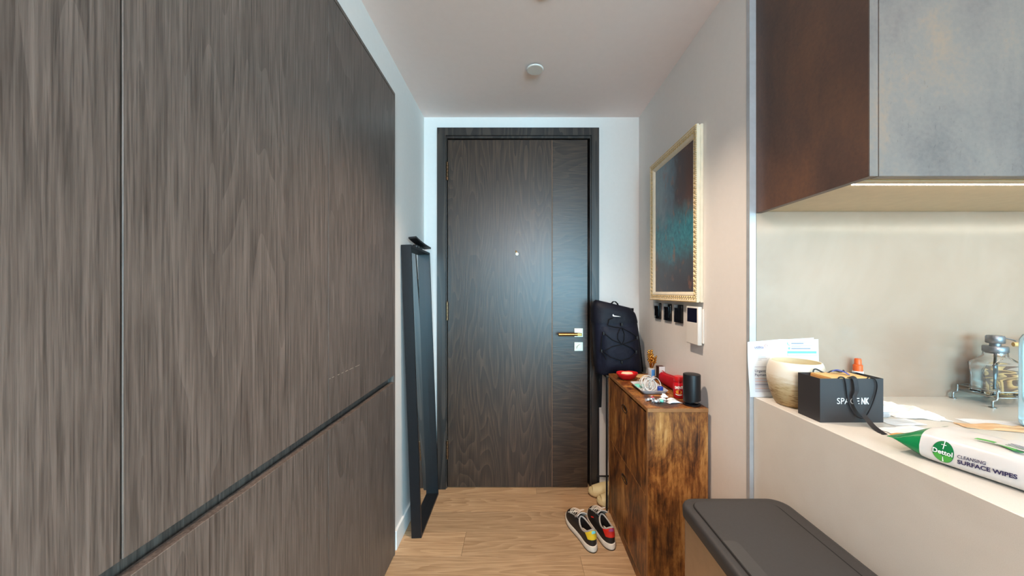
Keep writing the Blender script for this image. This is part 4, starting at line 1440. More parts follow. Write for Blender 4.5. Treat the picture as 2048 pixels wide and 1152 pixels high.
# ------------------------------------------------------------------ footwear
def foot_w(s, L):
    base = 0.0345 + 0.0135 * (3 * min(1, max(0, (s - 0.25) / 0.5)) ** 2 - 2 * min(1, max(0, (s - 0.25) / 0.5)) ** 3)
    end = max(0.0, 1 - abs(2 * s - 1) ** 5) ** 0.5
    return base * end
def outline(L, n=44, k=1.0, bend=0.006):
    out = []
    for i in range(n):
        t_ = 2 * PI * i / n
        s = 0.5 - 0.5 * math.cos(t_)
        x = foot_w(s, L) * k * (1 if t_ <= PI else -1)
        if i == 0 or abs(t_ - PI) < 1e-6:
            x = 0
        out.append((x + bend * math.sin(PI * s), L * (0.5 + (s - 0.5) * k), s, t_))
    return out
def sneaker(label, loc, yaw, flip, tabmat, accent):
    L = 0.278
    t = thing('sneaker', label, 'shoe', loc, (0, 0, yaw), group='pair of black sneakers by the shoe cabinet')
    sgn = -1 if flip else 1
    def spring(s):
        return 0.012 * max(0, (s - 0.72) / 0.28) ** 2
    def ol(k, z):
        return [(sgn * x, y, z + spring(s)) for x, y, s, q in outline(L, k=k)]
    bm = B()
    loft(bm, [ol(0.94, 0.0), ol(1.02, 0.005), ol(1.035, 0.014), ol(1.02, 0.030), ol(0.97, 0.032)])
    obj('sole', bm, M['shoewhite'], t, smooth=50, world=False)
    bm = B()
    loft(bm, [ol(1.022, 0.0006), ol(1.03, 0.0045)], False, False)
    o = obj('sole_line', bm, M['shoeblack'], t, world=False)
    def opening(q):
        s = 0.5 - 0.5 * math.cos(q)
        y = 0.012 + 0.128 * s
        x = 0.0275 * math.sin(q) * (1.05 - 0.15 * s)
        z = 0.072 + 0.034 * max(0, math.cos(q)) ** 2 + 0.020 * max(0, -math.cos(q)) ** 2
        return x, y, z
    def upper(q, t_):
        s = 0.5 - 0.5 * math.cos(q)
        x0 = foot_w(s, L) * 0.985 * (1 if q % (2 * PI) <= PI else -1)
        if s < 1e-6 or s > 1 - 1e-6: x0 = 0
        x0 += 0.006 * math.sin(PI * s)
        y0 = L * (0.5 + (s - 0.5) * 0.985)
        z0 = 0.030 + spring(s)
        x1, y1, z1 = opening(q)
        f = t_ ** 1.7
        g = 1 - (1 - t_) ** 1.75
        return V((sgn * (x0 + (x1 - x0) * f), y0 + (y1 - y0) * f, z0 + (z1 - z0) * g))
    n = 44
    bm = B()
    loft(bm, [[upper(2 * PI * i / n, k / 9) for i in range(n)] for k in range(10)], False, False)
    obj('upper', bm, M['shoeblack'], t, smooth=70, world=False)
    bm = B()
    rings = []
    for k, (sc, zf) in enumerate(((0.97, 1.0), (0.86, 0.75), (0.92, 0.5), (1.0, 0.36))):
        rg2 = []
        for i in range(n):
            x, y, z = opening(2 * PI * i / n)
            rg2.append((sgn * x * sc, 0.076 + (y - 0.076) * sc, z * zf + (0.0 if k else -0.001)))
        rings.append(rg2)
    loft(bm, rings, False, True)
    obj('lining', bm, M['shoedark'], t, smooth=70, world=False)
    bm = B()
    tube(bm, [upper(2 * PI * i / 44, 1.0) for i in range(44)], 0.0042, 8, closed=True)
    obj('collar', bm, M['shoelining'], t, smooth=80, world=False)
    # heel tab
    bm = B()
    grid = []
    for k in range(7):
        tt = 0.26 + 0.76 * k / 6
        half = 0.55 + 0.45 * min(1.0, k / 4)
        grid.append([upper((q_ * half) % (2 * PI), min(tt, 1.0)) + V((0, 0, max(0, tt - 1.0) * 0.1)) for q_ in [-1 + 2 * j / 14 for j in range(15)]])
    for r_ in grid:
        for j in range(len(r_)):
            v = r_[j]
            d = V((v.x, v.y - 0.07, 0)).normalized()
            r_[j] = v + d * 0.002
    shell(bm, grid, 0.0012 if not flip else -0.0012)
    ht = obj('heel_tab', bm, tabmat, t, smooth=60, world=False)
    bm = B()
    grid = []
    for k in range(3):
        tt = 0.62 + 0.12 * k
        grid.append([upper((q_ * 0.30 + 0.05) % (2 * PI), tt) * 1.0 + V((0, -0.0052, 0)) for q_ in [-1 + 2 * j / 8 for j in range(9)]])
    shell(bm, grid, 0.0006)
    obj('heel_print', bm, accent, ht, smooth=60, world=False)
    # tongue
    bm = B()
    grid = []
    for k in range(6):
        s = k / 5
        y = 0.168 - 0.046 * s
        z = 0.082 + 0.034 * s
        w = 0.022 + 0.004 * s
        grid.append([(sgn * w * j / 4, y + 0.010 * (1 - (j / 4) ** 2) * 0.5, z - 0.010 * (j / 4) ** 2) for j in range(-4, 5)])
    shell(bm, grid, 0.005 if not flip else -0.005)
    obj('tongue', bm, M['shoelining'], t, smooth=60, world=False)
    bm = B()
    g2 = [[(sgn * (0.015 + 0.013 * j / 3), 0.135 - 0.05 * k / 4, 0.103 - 0.010 * k / 4 - 0.014 * (j / 3)) for j in range(4)] for k in range(5)]
    # coloured side patch
    bm.free()
    bm = B()
    grid = [[upper(PI * 0.62 + 0.10 * j / 3 if True else 0, 0.45 + 0.2 * k / 3) + V((sgn * 0.0012, 0, 0.0006)) for j in range(4)] for k in range(4)]
    shell(bm, grid, 0.0008 * -sgn)
    obj('side_patch', bm, M['blue'] if not flip else M['redleather'], t, smooth=60, world=False)
    # laces
    bm = B()
    for k in range(5):
        tt = 0.52 + 0.09 * k
        for dq in (0.0,):
            pts = []
            for j in range(9):
                q = PI + (-1 + 2 * j / 8) * (0.62 - 0.03 * k)
                p = upper(q, min(tt + 0.012 * ((j % 2) - 0.5), 1.0))
                pts.append(p + V((0, 0, 0.0028)))
            tube(bm, pts, 0.0024, 6)
    top = upper(PI, 0.90) + V((0, 0, 0.006))
    for s in (-1, 1):
        pts = [top + V((s * 0.030 * math.sin(PI * k / 10), 0.004 * math.cos(PI * k / 10 * 2) + 0.012 * (k / 10), 0.010 * math.sin(PI * k / 10))) for k in range(11)]
        tube(bm, pts, 0.0022, 6)
        tube(bm, [top, top + V((s * 0.02, 0.012, 0.004)), top + V((s * 0.034, 0.03, -0.006)), top + V((s * 0.042, 0.045, -0.016))], 0.0020, 6)
    obj('laces', bm, M['shoewhite'], t, smooth=80, world=False)
    # grey eyestay
    bm = B()
    for s in (-1, 1):
        grid = [[upper(PI + s * (0.66 - 0.10 * j / 2), 0.5 + 0.48 * k / 6) + V((0, 0, 0.0012)) for j in range(3)] for k in range(7)]
        shell(bm, grid, 0.0008)
    obj('eyestay', bm, M['shoelining'], t, smooth=60, world=False)
    return t
sneaker('black sneaker with a yellow heel tab, toe toward the door', (0.372, 1.700, 0), 0.285, False, M['yellow'], M['teal'])
sneaker('black sneaker with a red heel tab beside the shoe cabinet', (0.464, 1.716, 0), 0.135, True, M['redleather'], M['violet'])

def slide(label, loc, yaw):
    L = 0.275
    t = thing('foam_slide', label, 'sandal', loc, (0, 0, yaw), group='pair of cream foam slides under the stand')
    t.scale = (0.93, 1, 1)
    bm = B()
    def ol(k, z, z2=None):
        return [(x, y, z + 0.010 * max(0, (s - 0.75) / 0.25) ** 2 + (0.014 * (1 - s) if z > 0.02 else 0)) for x, y, s, q in outline(L, k=k)]
    loft(bm, [ol(0.94, 0.0), ol(1.03, 0.006), ol(1.05, 0.018), ol(1.01, 0.030), ol(0.92, 0.029), ol(0.6, 0.024)])
    sl = obj('footbed', bm, M['foam'], t, smooth=70, world=False)
    bm = B()
    grid = []
    for k in range(13):
        s = 0.46 + 0.47 * k / 12
        w = foot_w(s, L) * 1.03
        h = 0.062 - 0.030 * (k / 12) ** 1.3 + 0.004 * math.sin(PI * k / 12)
        row = []
        for j in range(17):
            a = PI * j / 16
            c, q = math.cos(a), math.sin(a)
            row.append((0.006 * math.sin(PI * s) + w * abs(c) ** 0.8 * (1 if c > 0 else -1), L * s - 0.012 * q * (1 if k < 3 else 0), 0.016 + 0.010 * max(0, (s - 0.75) / 0.25) ** 2 + h * q ** 0.75))
        grid.append(row)
    shell(bm, grid, -0.007)
    obj('upper_band', bm, M['foam'], t, smooth=60, world=False)
slide('cream foam slide nearest the door wall', (0.722, 2.1850, 0), PI / 2)
slide('cream foam slide nearest the shoe cabinet', (0.752, 2.0835, 0), PI / 2)

# ------------------------------------------------------------------ things on the worktop
# folded letter leaning on the backsplash
lt = thing('folded_letter', 'folded white utility letter propped against the backsplash', 'letter', (0.89, 1.172, ZW))
LXs = (0.7745, 0.886, 1.013)
def let_pt(x, v, h=0.0):
    """x in metres, v = height 0..0.195 above the worktop"""
    curl = 0.0
    if x < 0.80:
        curl = 0.012 * ((0.80 - x) / 0.03) * max(0, 1 - v / 0.12)
    fold = 0.004 * max(0, 1 - abs(x - LXs[1]) / 0.05)
    return (x + curl * 0.6, 1.1745 + 0.004 * v / 0.195 + fold * 0.3 - h, ZW + 0.0006 + v)
def sheet(x0, x1, v0, v1, v2, v3, dy=0.0):
    bm = B()
    n, m = 10, 8
    grid = []
    for i in range(m + 1):
        row = []
        for j in range(n + 1):
            x = x0 + (x1 - x0) * j / n
            top = v1 + (v3 - v1) * j / n
            bot = v0 + (v2 - v0) * j / n
            p = let_pt(x, bot + (top - bot) * i / m)
            row.append((p[0], p[1] + dy, p[2]))
        grid.append(row)
    shell(bm, grid, 0.0005)
    return bm
obj('left_page', sheet(LXs[0], LXs[1], 0.0, 0.1845, 0.0, 0.1935), M['paper'], lt, smooth=60)
rp = obj('right_page', sheet(LXs[1], LXs[2], 0.0, 0.1935, 0.0, 0.1935), M['paper'], lt, smooth=60)
obj('back_page', sheet(LXs[1] - 0.03, LXs[2] - 0.014, 0.0, 0.19, 0.0, 0.1985, 0.0018), M['paper'], lt, smooth=60)
def let_text(body, x, v, size, mat, width=None, bold=0.0):
    lettering(body, size, mat, lt, lambda a, b: let_pt(x + a, v + b, 0.0011), bold=bold, width=width)
let_text('utilita', 0.797, 0.163, 0.0125, M['inkpurple'], 0.031, 0.0003)
def let_bar(x0, x1, v0, v1, mat, name='printed_line', h=0.0009):
    bm = B()
    n = 6
    grid = [[let_pt(x0 + (x1 - x0) * j / n, v, h) for j in range(n + 1)] for v in (v0, v1)]
    shell(bm, grid, -0.0002)
    return obj(name, bm, mat, lt)
bm = B()
hs = [(0.831, 0.166), (0.831, 0.173), (0.8355, 0.178), (0.840, 0.173)]
tube(bm, [let_pt(a, b, 0.0012) for a, b in [(0.840, 0.168), (0.834, 0.166), (0.831, 0.170), (0.832, 0.175), (0.8365, 0.178), (0.8405, 0.174), (0.8405, 0.170)]], 0.0006, 5)
obj('house_logo', bm, M['inkred'], lt)
for k, (v, w) in enumerate(((0.160, 0.024), (0.139, 0.014), (0.134, 0.026), (0.129, 0.030), (0.124, 0.012))):
    let_bar(0.797 if k == 0 else 0.808, (0.797 if k == 0 else 0.808) + w, v, v + 0.0009, M['ink'])
let_bar(0.797, 0.88, 0.1005, 0.1016, M['inkpurple'])
let_text('Urgent:', 0.797, 0.0835, 0.0125, M['inkdark'], None, 0.0002)
let_text('Payment', 0.797, 0.0705, 0.0125, M['inkdark'], None, 0.0002)
for k in range(9):
    v = 0.062 - 0.0055 * k
    let_bar(0.797, 0.880 - 0.012 * (k % 3 == 2), v, v + (0.0022 if k == 4 else 0.0013), M['inkred'] if k in (0, 2, 6) else (M['inkdark'] if k == 4 else M['inkpurple']))
# right page: contact block, teal bar
bm = B()
tube(bm, [let_pt(a, b, 0.0012) for a, b in ((0.909, 0.183), (0.9085, 0.179), (0.911, 0.175), (0.9145, 0.1735), (0.9165, 0.174))], 0.0008, 5)
obj('phone_icon', bm, M['teal'], lt)
bm = B()
tube(bm, [let_pt(a, b, 0.0012) for a, b in ((0.914, 0.160), (0.911, 0.164), (0.914, 0.1665), (0.917, 0.164), (0.914, 0.160))], 0.0008, 5)
obj('pin_icon', bm, M['teal'], lt)
for v, a, b, m_ in ((0.184, 0.921, 1.002, 'ink'), (0.1785, 0.921, 0.962, 'inkdark'), (0.172, 0.921, 0.992, 'ink'), (0.168, 0.921, 0.952, 'ink'), (0.1615, 0.921, 0.985, 'inkdark')):
    let_bar(a, b, v, v + (0.0022 if m_ == 'inkdark' else 0.001), M[m_])
let_bar(0.908, 1.005, 0.1465, 0.1535, M['teal'], 'teal_bar')
for v0, v1, a, b in ((0.1385, 0.1391, 0.908, 1.005), (0.1385, 0.1465, 0.908, 0.9086), (0.1385, 0.1465, 1.0044, 1.005)):
    let_bar(a, b, v0, v1, M['teal'], 'teal_outline')
let_bar(0.935, 0.978, 0.1422, 0.1432, M['ink'])

# stoneware bowl
pc = (0.872, 1.0985)
pt = thing('stoneware_bowl', 'cream stoneware bowl with rough lower half beside the black bag', 'bowl', (pc[0], pc[1], ZW))
bm = B()
prof = [(0, 0.0005), (0.048, 0.0005), (0.053, 0.006), (0.060, 0.020), (0.068, 0.045), (0.0735, 0.072), (0.075, 0.092), (0.0735, 0.113), (0.0690, 0.130), (0.066, 0.1365), (0.0640, 0.138),
        (0.0620, 0.1365)]
inner = [(0.0617, 0.1364), (0.0645, 0.128), (0.069, 0.110), (0.0705, 0.090), (0.068, 0.065), (0.062, 0.030), (0.048, 0.012), (0, 0.010)]
lathe_rings = lambda pr: [[(pc[0] + r * math.cos(2 * PI * i / 64), pc[1] + r * math.sin(2 * PI * i / 64), ZW + h) for i in range(64)] for r, h in pr]
loft(bm, lathe_rings([(max(r, 0.0005), h) for r, h in prof]), True, False)
obj('outer_wall', bm, M['pot'], pt, smooth=60)
bm = B()
loft(bm, lathe_rings([(max(r, 0.0005), h) for r, h in inner]), False, True)
obj('inner_wall', bm, M['potin'], pt, smooth=60)

# black gift bag
GX0, GX1, GY0, GY1, GZ = 0.8195, 0.991, 0.948, 1.0225, 1.034
gb = thing('gift_bag', 'small black paper gift bag with ribbon handles on the worktop', 'bag', ((GX0 + GX1) / 2, (GY0 + GY1) / 2, ZW))
bm = B()
tk = 0.0009
box(bm, GX0, GX1, GY0, GY0 + tk, ZW + 0.0003, GZ)
box(bm, GX0, GX1, GY1 - tk, GY1, ZW + 0.0003, GZ)
box(bm, GX0, GX0 + tk, GY0 + tk, GY1 - tk, ZW + 0.0003, GZ)
box(bm, GX1 - tk, GX1, GY0 + tk, GY1 - tk, ZW + 0.0003, GZ)
box(bm, GX0 + tk, GX1 - tk, GY0 + tk, GY1 - tk, ZW + 0.0003, ZW + 0.0015)
body = obj('bag_body', bm, M['bagpaper'], gb)
lettering('SPACE', 0.0235, M['white'], body, lambda u, v: (0.865 + u, GY0 - 0.0005, 0.9655 + v), width=0.0605)
lettering('NK', 0.0235, M['white'], body, lambda u, v: (0.931 + u, GY0 - 0.0005, 0.9655 + v), bold=0.0008, width=0.021)
def strap(pts, w=0.006):
    bm = B()
    q = []
    pts = [V(p) for p in pts]
    n = len(pts)
    for i in range(n - 1):
        p0, p1, p2, p3 = pts[max(i - 1, 0)], pts[i], pts[i + 1], pts[min(i + 2, n - 1)]
        for k in range(6):
            s = k / 6
            q.append(0.5 * ((2 * p1) + (-p0 + p2) * s + (2 * p0 - 5 * p1 + 4 * p2 - p3) * s * s + (-p0 + 3 * p1 - 3 * p2 + p3) * s ** 3))
    q.append(pts[-1])
    ribbon(bm, q, (1, 0, 0.02) if w > 0.008 else (0.6, 0.0, 0.5), w, 0.0011)
    return bm
bm = B()
def cat(pts):
    pts = [V(p) for p in pts]
    q = []
    n = len(pts)
    for i in range(n - 1):
        p0, p1, p2, p3 = pts[max(i - 1, 0)], pts[i], pts[i + 1], pts[min(i + 2, n - 1)]
        for k in range(7):
            s = k / 7
            q.append(0.5 * ((2 * p1) + (-p0 + p2) * s + (2 * p0 - 5 * p1 + 4 * p2 - p3) * s * s + (-p0 + 3 * p1 - 3 * p2 + p3) * s ** 3))
    q.append(pts[-1])
    return q
hy = GY0 - 0.004
tube(bm, cat([(0.870, GY0 + 0.004, 1.024), (0.872, GY0 + 0.001, 1.037), (0.881, hy, 1.036), (0.886, hy, 1.015), (0.890, hy, 0.985), (0.897, hy - 0.001, 0.958), (0.910, hy - 0.003, 0.937),
              (0.925, hy - 0.004, 0.929), (0.938, hy - 0.003, 0.936), (0.952, hy - 0.002, 0.960), (0.965, hy, 0.990), (0.970, hy, 1.018), (0.962, hy, 1.036), (0.952, GY0 + 0.002, 1.037), (0.948, GY0 + 0.004, 1.022)]), 0.0022, 8, ry=0.0014)
obj('handle', bm, M['ribbon'], gb, smooth=60)
bm = B()
tube(bm, cat([(0.862, GY1 - 0.004, 1.026), (0.862, GY1 - 0.003, 1.040), (0.870, GY1 - 0.004, 1.044), (0.890, GY1 - 0.010, 1.033), (0.905, GY1 - 0.012, 1.040), (0.92, GY1 - 0.010, 1.041),
              (0.937, GY1 - 0.008, 1.036), (0.950, GY1 - 0.003, 1.040), (0.952, GY1 - 0.004, 1.026)]), 0.0022, 8, ry=0.0014)
obj('handle', bm, M['ribbon'], gb, smooth=60)
bm = B()
rp_ = cat([(0.903, GY0 + 0.012, 1.030), (0.905, GY0 + 0.004, 1.0385), (0.908, GY0 - 0.006, 1.034), (0.910, GY0 - 0.009, 1.005), (0.906, GY0 - 0.007, 0.985), (0.912, GY0 - 0.010, 0.958), (0.922, GY0 - 0.020, 0.937),
           (0.918, GY0 - 0.045, 0.922), (0.912, GY0 - 0.070, 0.9165), (0.908, GY0 - 0.082, 0.9162)])
ribbon(bm, rp_, (1, 0.1, 0.25), 0.013, 0.0009)
obj('closing_ribbon', bm, M['ribbon'], gb, smooth=60)
# box inside the bag
t = thing('tan_box', 'tan cardboard box inside the black gift bag', 'box', (0.92, 0.985, ZW))
obj('box_body', box(B(), 0.8520, 0.962, GY0 + 0.0035, GY1 - 0.004, ZW + 0.002, 1.0325, 0.0006, 1), M['tan'], t)
obj('box_top', box(B(), 0.8535, 0.9605, GY0 + 0.005, GY1 - 0.0055, 1.0327, 1.0352), M['lightwood'], t)
bm = B()
ribbon(bm, cat([(0.900, GY1 - 0.018, 1.040), (0.912, GY1 - 0.022, 1.046), (0.922, GY1 - 0.034, 1.043), (0.925, GY1 - 0.045, 1.038)]), (0.6, 0.6, 0), 0.013, 0.001)
obj('blue_loop', bm, M['bluetag'], t, smooth=60)

# orange-capped tube by the backsplash
t = thing('orange_tube', 'slim orange-capped tube standing against the backsplash', 'tube', (1.126, 1.158, ZW))
bm = B()
c = (1.126, 1.158, ZW)
lathe(bm, [(0, 0.0005), (0.0135, 0.0005), (0.0145, 0.002), (0.0145, 0.078), (0.012, 0.084), (0, 0.084)], c, 28)
obj('tube_body', bm, M['orangebody'], t, smooth=40)
bm = B()
lathe(bm, [(0, 0.0842), (0.0140, 0.0842), (0.0140, 0.0925), (0, 0.0926)], c, 28)
obj('white_collar', bm, M['white'], t, smooth=40)
bm = B()
lathe(bm, [(0, 0.0928), (0.0125, 0.0928), (0.0125, 0.112), (0.0095, 0.1145), (0.009, 0.131), (0.0075, 0.1335), (0, 0.134)], c, 28)
obj('cap', bm, M['orange'], t, smooth=40)

# silver gadget
t = thing('silver_gadget', 'rounded silver gadget right of the black gift bag', 'gadget', (1.02, 1.025, ZW))
bm = B()
loft(bm, [[(1.020 + u, 1.025 + v, ZW + z) for u, v in rrect(0.085 - d, 0.085 - d, 0.024, 6)] for z, d in ((0.0005, 0.004), (0.003, 0.0), (0.016, 0.0))])
obj('lower_shell', bm, M['silver'], t, smooth=40)
bm = B()
loft(bm, [[(1.020 + u, 1.025 + v, ZW + z) for u, v in rrect(0.085 - d, 0.085 - d, max(0.004, 0.024 - d / 3), 6)] for z, d in ((0.0165, 0.0), (0.022, 0.002), (0.028, 0.012), (0.031, 0.03), (0.032, 0.05))])
obj('upper_shell', bm, M['whiteplastic'], t, smooth=40)

# crumpled tissue and papers
def crumple(name, label, cat_, x0, x1, y0, y1, amp, mat, n=22, seed=0, flat=0.3, th=0.0005, yaw=0.0, sc=26):
    bm = B()
    grid = []
    cx, cy = (x0 + x1) / 2, (y0 + y1) / 2
    for i in range(n + 1):
        row = []
        for j in range(n + 1):
            x = x0 + (x1 - x0) * i / n
            y = y0 + (y1 - y0) * j / n
            h = noise.noise(V((x * sc, y * sc, seed))) + 0.6 * abs(noise.noise(V((x * sc * 2.3, y * sc * 2.3, seed + 5))))
            e = 1 - max(abs(2 * i / n - 1), abs(2 * j / n - 1)) ** 4
            wob = 0.006 * noise.noise(V((i * 0.35, j * 0.35, seed + 9)))
            z = amp * max(0, h + flat) * (0.25 + 0.75 * e)
            dx, dy = x + wob - cx, y - wob - cy
            row.append((cx + dx * math.cos(yaw) - dy * math.sin(yaw), cy + dx * math.sin(yaw) + dy * math.cos(yaw), ZW + 0.0004 + z))
        grid.append(row)
    shell(bm, grid, th)
    zmin = min(v.co.z for v in bm.verts)
    bmesh.ops.translate(bm, verts=bm.verts, vec=(0, 0, ZW + 0.0004 - zmin))
    o = obj(name, bm, mat)
    return tag(o, label, cat_)
crumple('crumpled_tissue', 'crumpled white tissue paper on the worktop behind the wipes', 'tissue', 1.075, 1.205, 0.965, 1.105, 0.016, M['tissue'], seed=2, yaw=-0.25)
crumple('white_receipt', 'white receipt lying right of the gift bag front corner', 'receipt', 0.992, 1.085, 0.925, 0.972, 0.004, M['paper'], n=12, seed=7, yaw=0.1, sc=18)
o = crumple('open_envelope', 'open envelope with an orange border beside the wipes pack', 'envelope', 0.930, 1.055, 0.862, 0.918, 0.005, M['paper'], n=14, seed=4, yaw=0.12, sc=14)
bm = B()
ribbon(bm, [(0.915 + 0.128 * k / 12, 0.858 + 0.015 * k / 12 + 0.002 * math.sin(k), ZW + 0.0036 + 0.002 * abs(math.sin(k * 0.6))) for k in range(13)], (0, 1, 0), 0.006, 0.0006)
obj('orange_border', bm, M['tan'], o, world=False)
crumple('brown_paper', 'crumpled brown paper strip under the pale blue bottle', 'paper', 1.165, 1.42, 0.872, 0.912, 0.010, M['brownpaper'], n=18, seed=12, yaw=-0.28, sc=18)
crumple('white_note', 'flat white note beneath the brown paper strip', 'paper', 1.215, 1.40, 0.900, 0.965, 0.004, M['paper'], n=10, seed=15, yaw=-0.1, sc=12)

# pack of wipes
u_ax = V((0.243, -0.970, 0))
wp_yaw = math.atan2(u_ax.y, u_ax.x)          # local +x runs toward the viewer along the pack
PW_, PH_, PLN = 0.125, 0.064, 0.215
v_ax = V((0.970, 0.243, 0))
org = V((0.852, 0.728, ZW + 0.0003))          # start of the front bottom edge
wp = thing('wipes_pack', 'white and green pack of surface wipes on the worktop edge', 'wipes', tuple(org), (0, 0, wp_yaw))
# local frame: x = length, y = width (pack lies on +y ... rotated so that +y = v_ax), z up
SGN = 1 if (Matrix.Rotation(wp_yaw, 3, 'Z') @ V((0, 1, 0))).dot(v_ax) > 0 else -1
def env(u):
    if u < 0: f = max(0, (u + 0.052) / 0.052)
    elif u > PLN: f = max(0, (PLN + 0.052 - u) / 0.052)
    else: f = 1.0
    f = math.sin(f * PI / 2)
    return f
def dims(u):
    f = env(u)
    h = 0.0022 + (PH_ - 0.0022) * f
    w = PW_ * (1.12 - 0.12 * f)
    zc = 0.030 + (PH_ / 2 - 0.030) * f
    return w, h, zc
NE = 4.2
def sect(u, n=56):
    w, h, zc = dims(u)
    out = []
    for i in range(n):
        a = 2 * PI * i / n
        c, s = math.cos(a), math.sin(a)
        y = w / 2 * abs(c) ** (2 / NE) * (1 if c > 0 else -1)
        z = h / 2 * abs(s) ** (2 / NE) * (1 if s > 0 else -1)
        if z > 0:
            y *= 1 - 0.16 * (z / (h / 2)) * env(u)
        f = env(u)
        dz = 0.0035 * noise.noise(V((u * 24, y * 30, 2))) * (1 if z > 0 else 0) * f
        out.append((u, SGN * (PW_ / 2 + y), max(0.0002, zc + z + dz)))
    return out
us = [-0.062, -0.052, -0.046, -0.036, -0.024, -0.012]
us2 = [-0.012, -0.004, 0.004] + [0.02 + 0.0175 * k for k in range(11)] + [PLN, PLN + 0.012]
us3 = [PLN + 0.012, PLN + 0.024, PLN + 0.036, PLN + 0.046, PLN + 0.052, PLN + 0.062]
bm = B(); loft(bm, [sect(u) for u in us], True, False); obj('green_end', bm, M['green'], wp, smooth=50, world=False)
bm = B(); loft(bm, [sect(u) for u in us2], False, False); fb = obj('film_body', bm, M['film'], wp, smooth=50, world=False)
bm = B(); loft(bm, [sect(u) for u in us3], False, True); obj('green_end', bm, M['green'], wp, smooth=50, world=False)
def side_pt(u, z, off=0.0006):
    w, h, zc = dims(u)
    q = max(-0.98, min(0.98, (z - zc) / (h / 2)))
    y = w / 2 * (1 - abs(q) ** NE) ** (1 / NE)
    if q > 0:
        y *= 1 - 0.16 * q * env(u)
    return (u, SGN * (PW_ / 2 - y - off), z)
def top_pt(u, y, off=0.0008):
    w, h, zc = dims(u)
    q = max(-0.98, min(0.98, (y - PW_ / 2) / (w / 2)))
    z = h / 2 * (1 - abs(q) ** NE) ** (1 / NE)
    return (u, SGN * y, zc + z + 0.0035 * noise.noise(V((u * 24, (y - PW_ / 2), 2))) * 0 + off + 0.0022)
cu_, cz_ = 0.023, 0.031
def side_disc(rx, rz, off, a0=0.0, a1=2 * PI, rmin=0.0, n=36):
    bm = B()
    grid = [[side_pt(cu_ + rx * f * math.cos(a), cz_ + rz * f * math.sin(a), off) for a in [a0 + (a1 - a0) * k / n for k in range(n + 1)]] for f in [rmin + (1 - rmin) * q / 6 for q in range(7)]]
    rows = [[bm.verts.new(p) for p in r] for r in grid]
    for ra, rb in zip(rows, rows[1:]):
        for k in range(n):
            bm.faces.new((ra[k], ra[k + 1], rb[k + 1], rb[k]))
    bmesh.ops.remove_doubles(bm, verts=bm.verts, dist=1e-6)
    return bm
lg = obj('logo_disc', side_disc(0.0155, 0.0208, 0.0006), M['greenink'], fb, world=False)
obj('logo_shade', side_disc(0.0147, 0.0200, 0.0009, PI + 0.35, 2 * PI - 0.35, 0.35), M['greenlight'], fb, world=False)
lettering('Dettol', 0.0125, M['whiteink'], fb, lambda a, b: side_pt(cu_ - 0.0145 + a, cz_ - 0.0042 + b, 0.0016), bold=0.0003, width=0.0285, world=False)
bm = B()
prism(bm, [(-0.0006, 0.006), (0.0006, 0.006), (0.0006, 0.022), (-0.0006, 0.022)], lambda u, v, h: side_pt(cu_ + u, cz_ + v, 0.0012 + h), 0.0003)
prism(bm, [(-0.0036, 0.0135), (0.0036, 0.0135), (0.0036, 0.0145), (-0.0036, 0.0145)], lambda u, v, h: side_pt(cu_ + u, cz_ + v, 0.0012 + h), 0.0003)
prism(bm, [(-0.0012, -0.0185), (0.0004, -0.0185), (0.0005, -0.009), (-0.0001, -0.009)], lambda u, v, h: side_pt(cu_ + u, cz_ + v, 0.0012 + h), 0.0003)
obj('sword_mark', bm, M['whiteink'], fb, world=False)
lettering('CLEANSING', 0.0086, M['navyink'], fb, lambda a, b: side_pt(0.0435 + a, 0.0290 + 0.08 * a + b, 0.0014), bold=0.0001, width=0.036, world=False)
lettering('SURFACE WIPES', 0.0108, M['navyink'], fb, lambda a, b: side_pt(0.0435 + a, 0.0180 + 0.09 * a + b, 0.0014), bold=0.0004, width=0.0725, world=False)
# resealable lid label and green print on top
bm = B()
shell(bm, [[top_pt(0.075 + 0.11 * i / 8, 0.035 + 0.062 * j / 8, 0.0006) for j in range(9)] for i in range(9)], 0.0008 * SGN)
ll = obj('lid_label', bm, M['film'], fb, smooth=40, world=False)
bm = B()
shell(bm, [[top_pt(0.052 + 0.05 * i / 6, 0.030 + 0.010 * j / 3 + 0.006 * math.sin(i * 0.7), 0.0008) for j in range(4)] for i in range(7)], 0.0004 * SGN)
obj('green_print', bm, M['greenlight'], fb, world=False)
bm = B()
prism(bm, [(0.098, 0.024), (0.110, 0.022), (0.114, 0.028), (0.104, 0.032)], lambda u, v, h: top_pt(u, v, 0.0008 + h), 0.0003)
obj('green_print', bm, M['greenink'], fb, world=False)
for k in range(3):
    bm = B()
    shell(bm, [[top_pt(0.086 + 0.05 * i / 5, 0.040 + 0.008 * k + 0.002 * j, 0.0024) for j in range(2)] for i in range(6)], 0.0003 * SGN)
    obj('print_line', bm, M['inkdark'] if k else M['greenink'], ll, world=False)

# glass soap dispenser on a wire tray
wt_ = thing('wire_stand', 'small steel wire stand under the glass soap dispenser', 'stand', (1.53, 1.115, ZW))
wx0, wx1, wy0, wy1, wz0, wz1 = 1.464, 1.646, 1.068, 1.165, ZW + 0.029, ZW + 0.047
bm = B()
for z in (wz0, wz1):
    tube(bm, [(wx0, wy0, z), (wx0, (wy0 + wy1) / 2, z), (wx0, wy1, z), ((wx0 + wx1) / 2, wy1, z), (wx1, wy1, z), (wx1, (wy0 + wy1) / 2, z), (wx1, wy0, z), ((wx0 + wx1) / 2, wy0, z)], 0.0018, 6, closed=True)
for k in range(6):
    y = wy0 + (wy1 - wy0) * (k + 0.5) / 6
    tube(bm, [(wx0, y, wz0), ((wx0 + wx1) / 2, y, wz0), (wx1, y, wz0)], 0.0012, 6)
obj('wire_frame', bm, M['wire'], wt_, smooth=70)
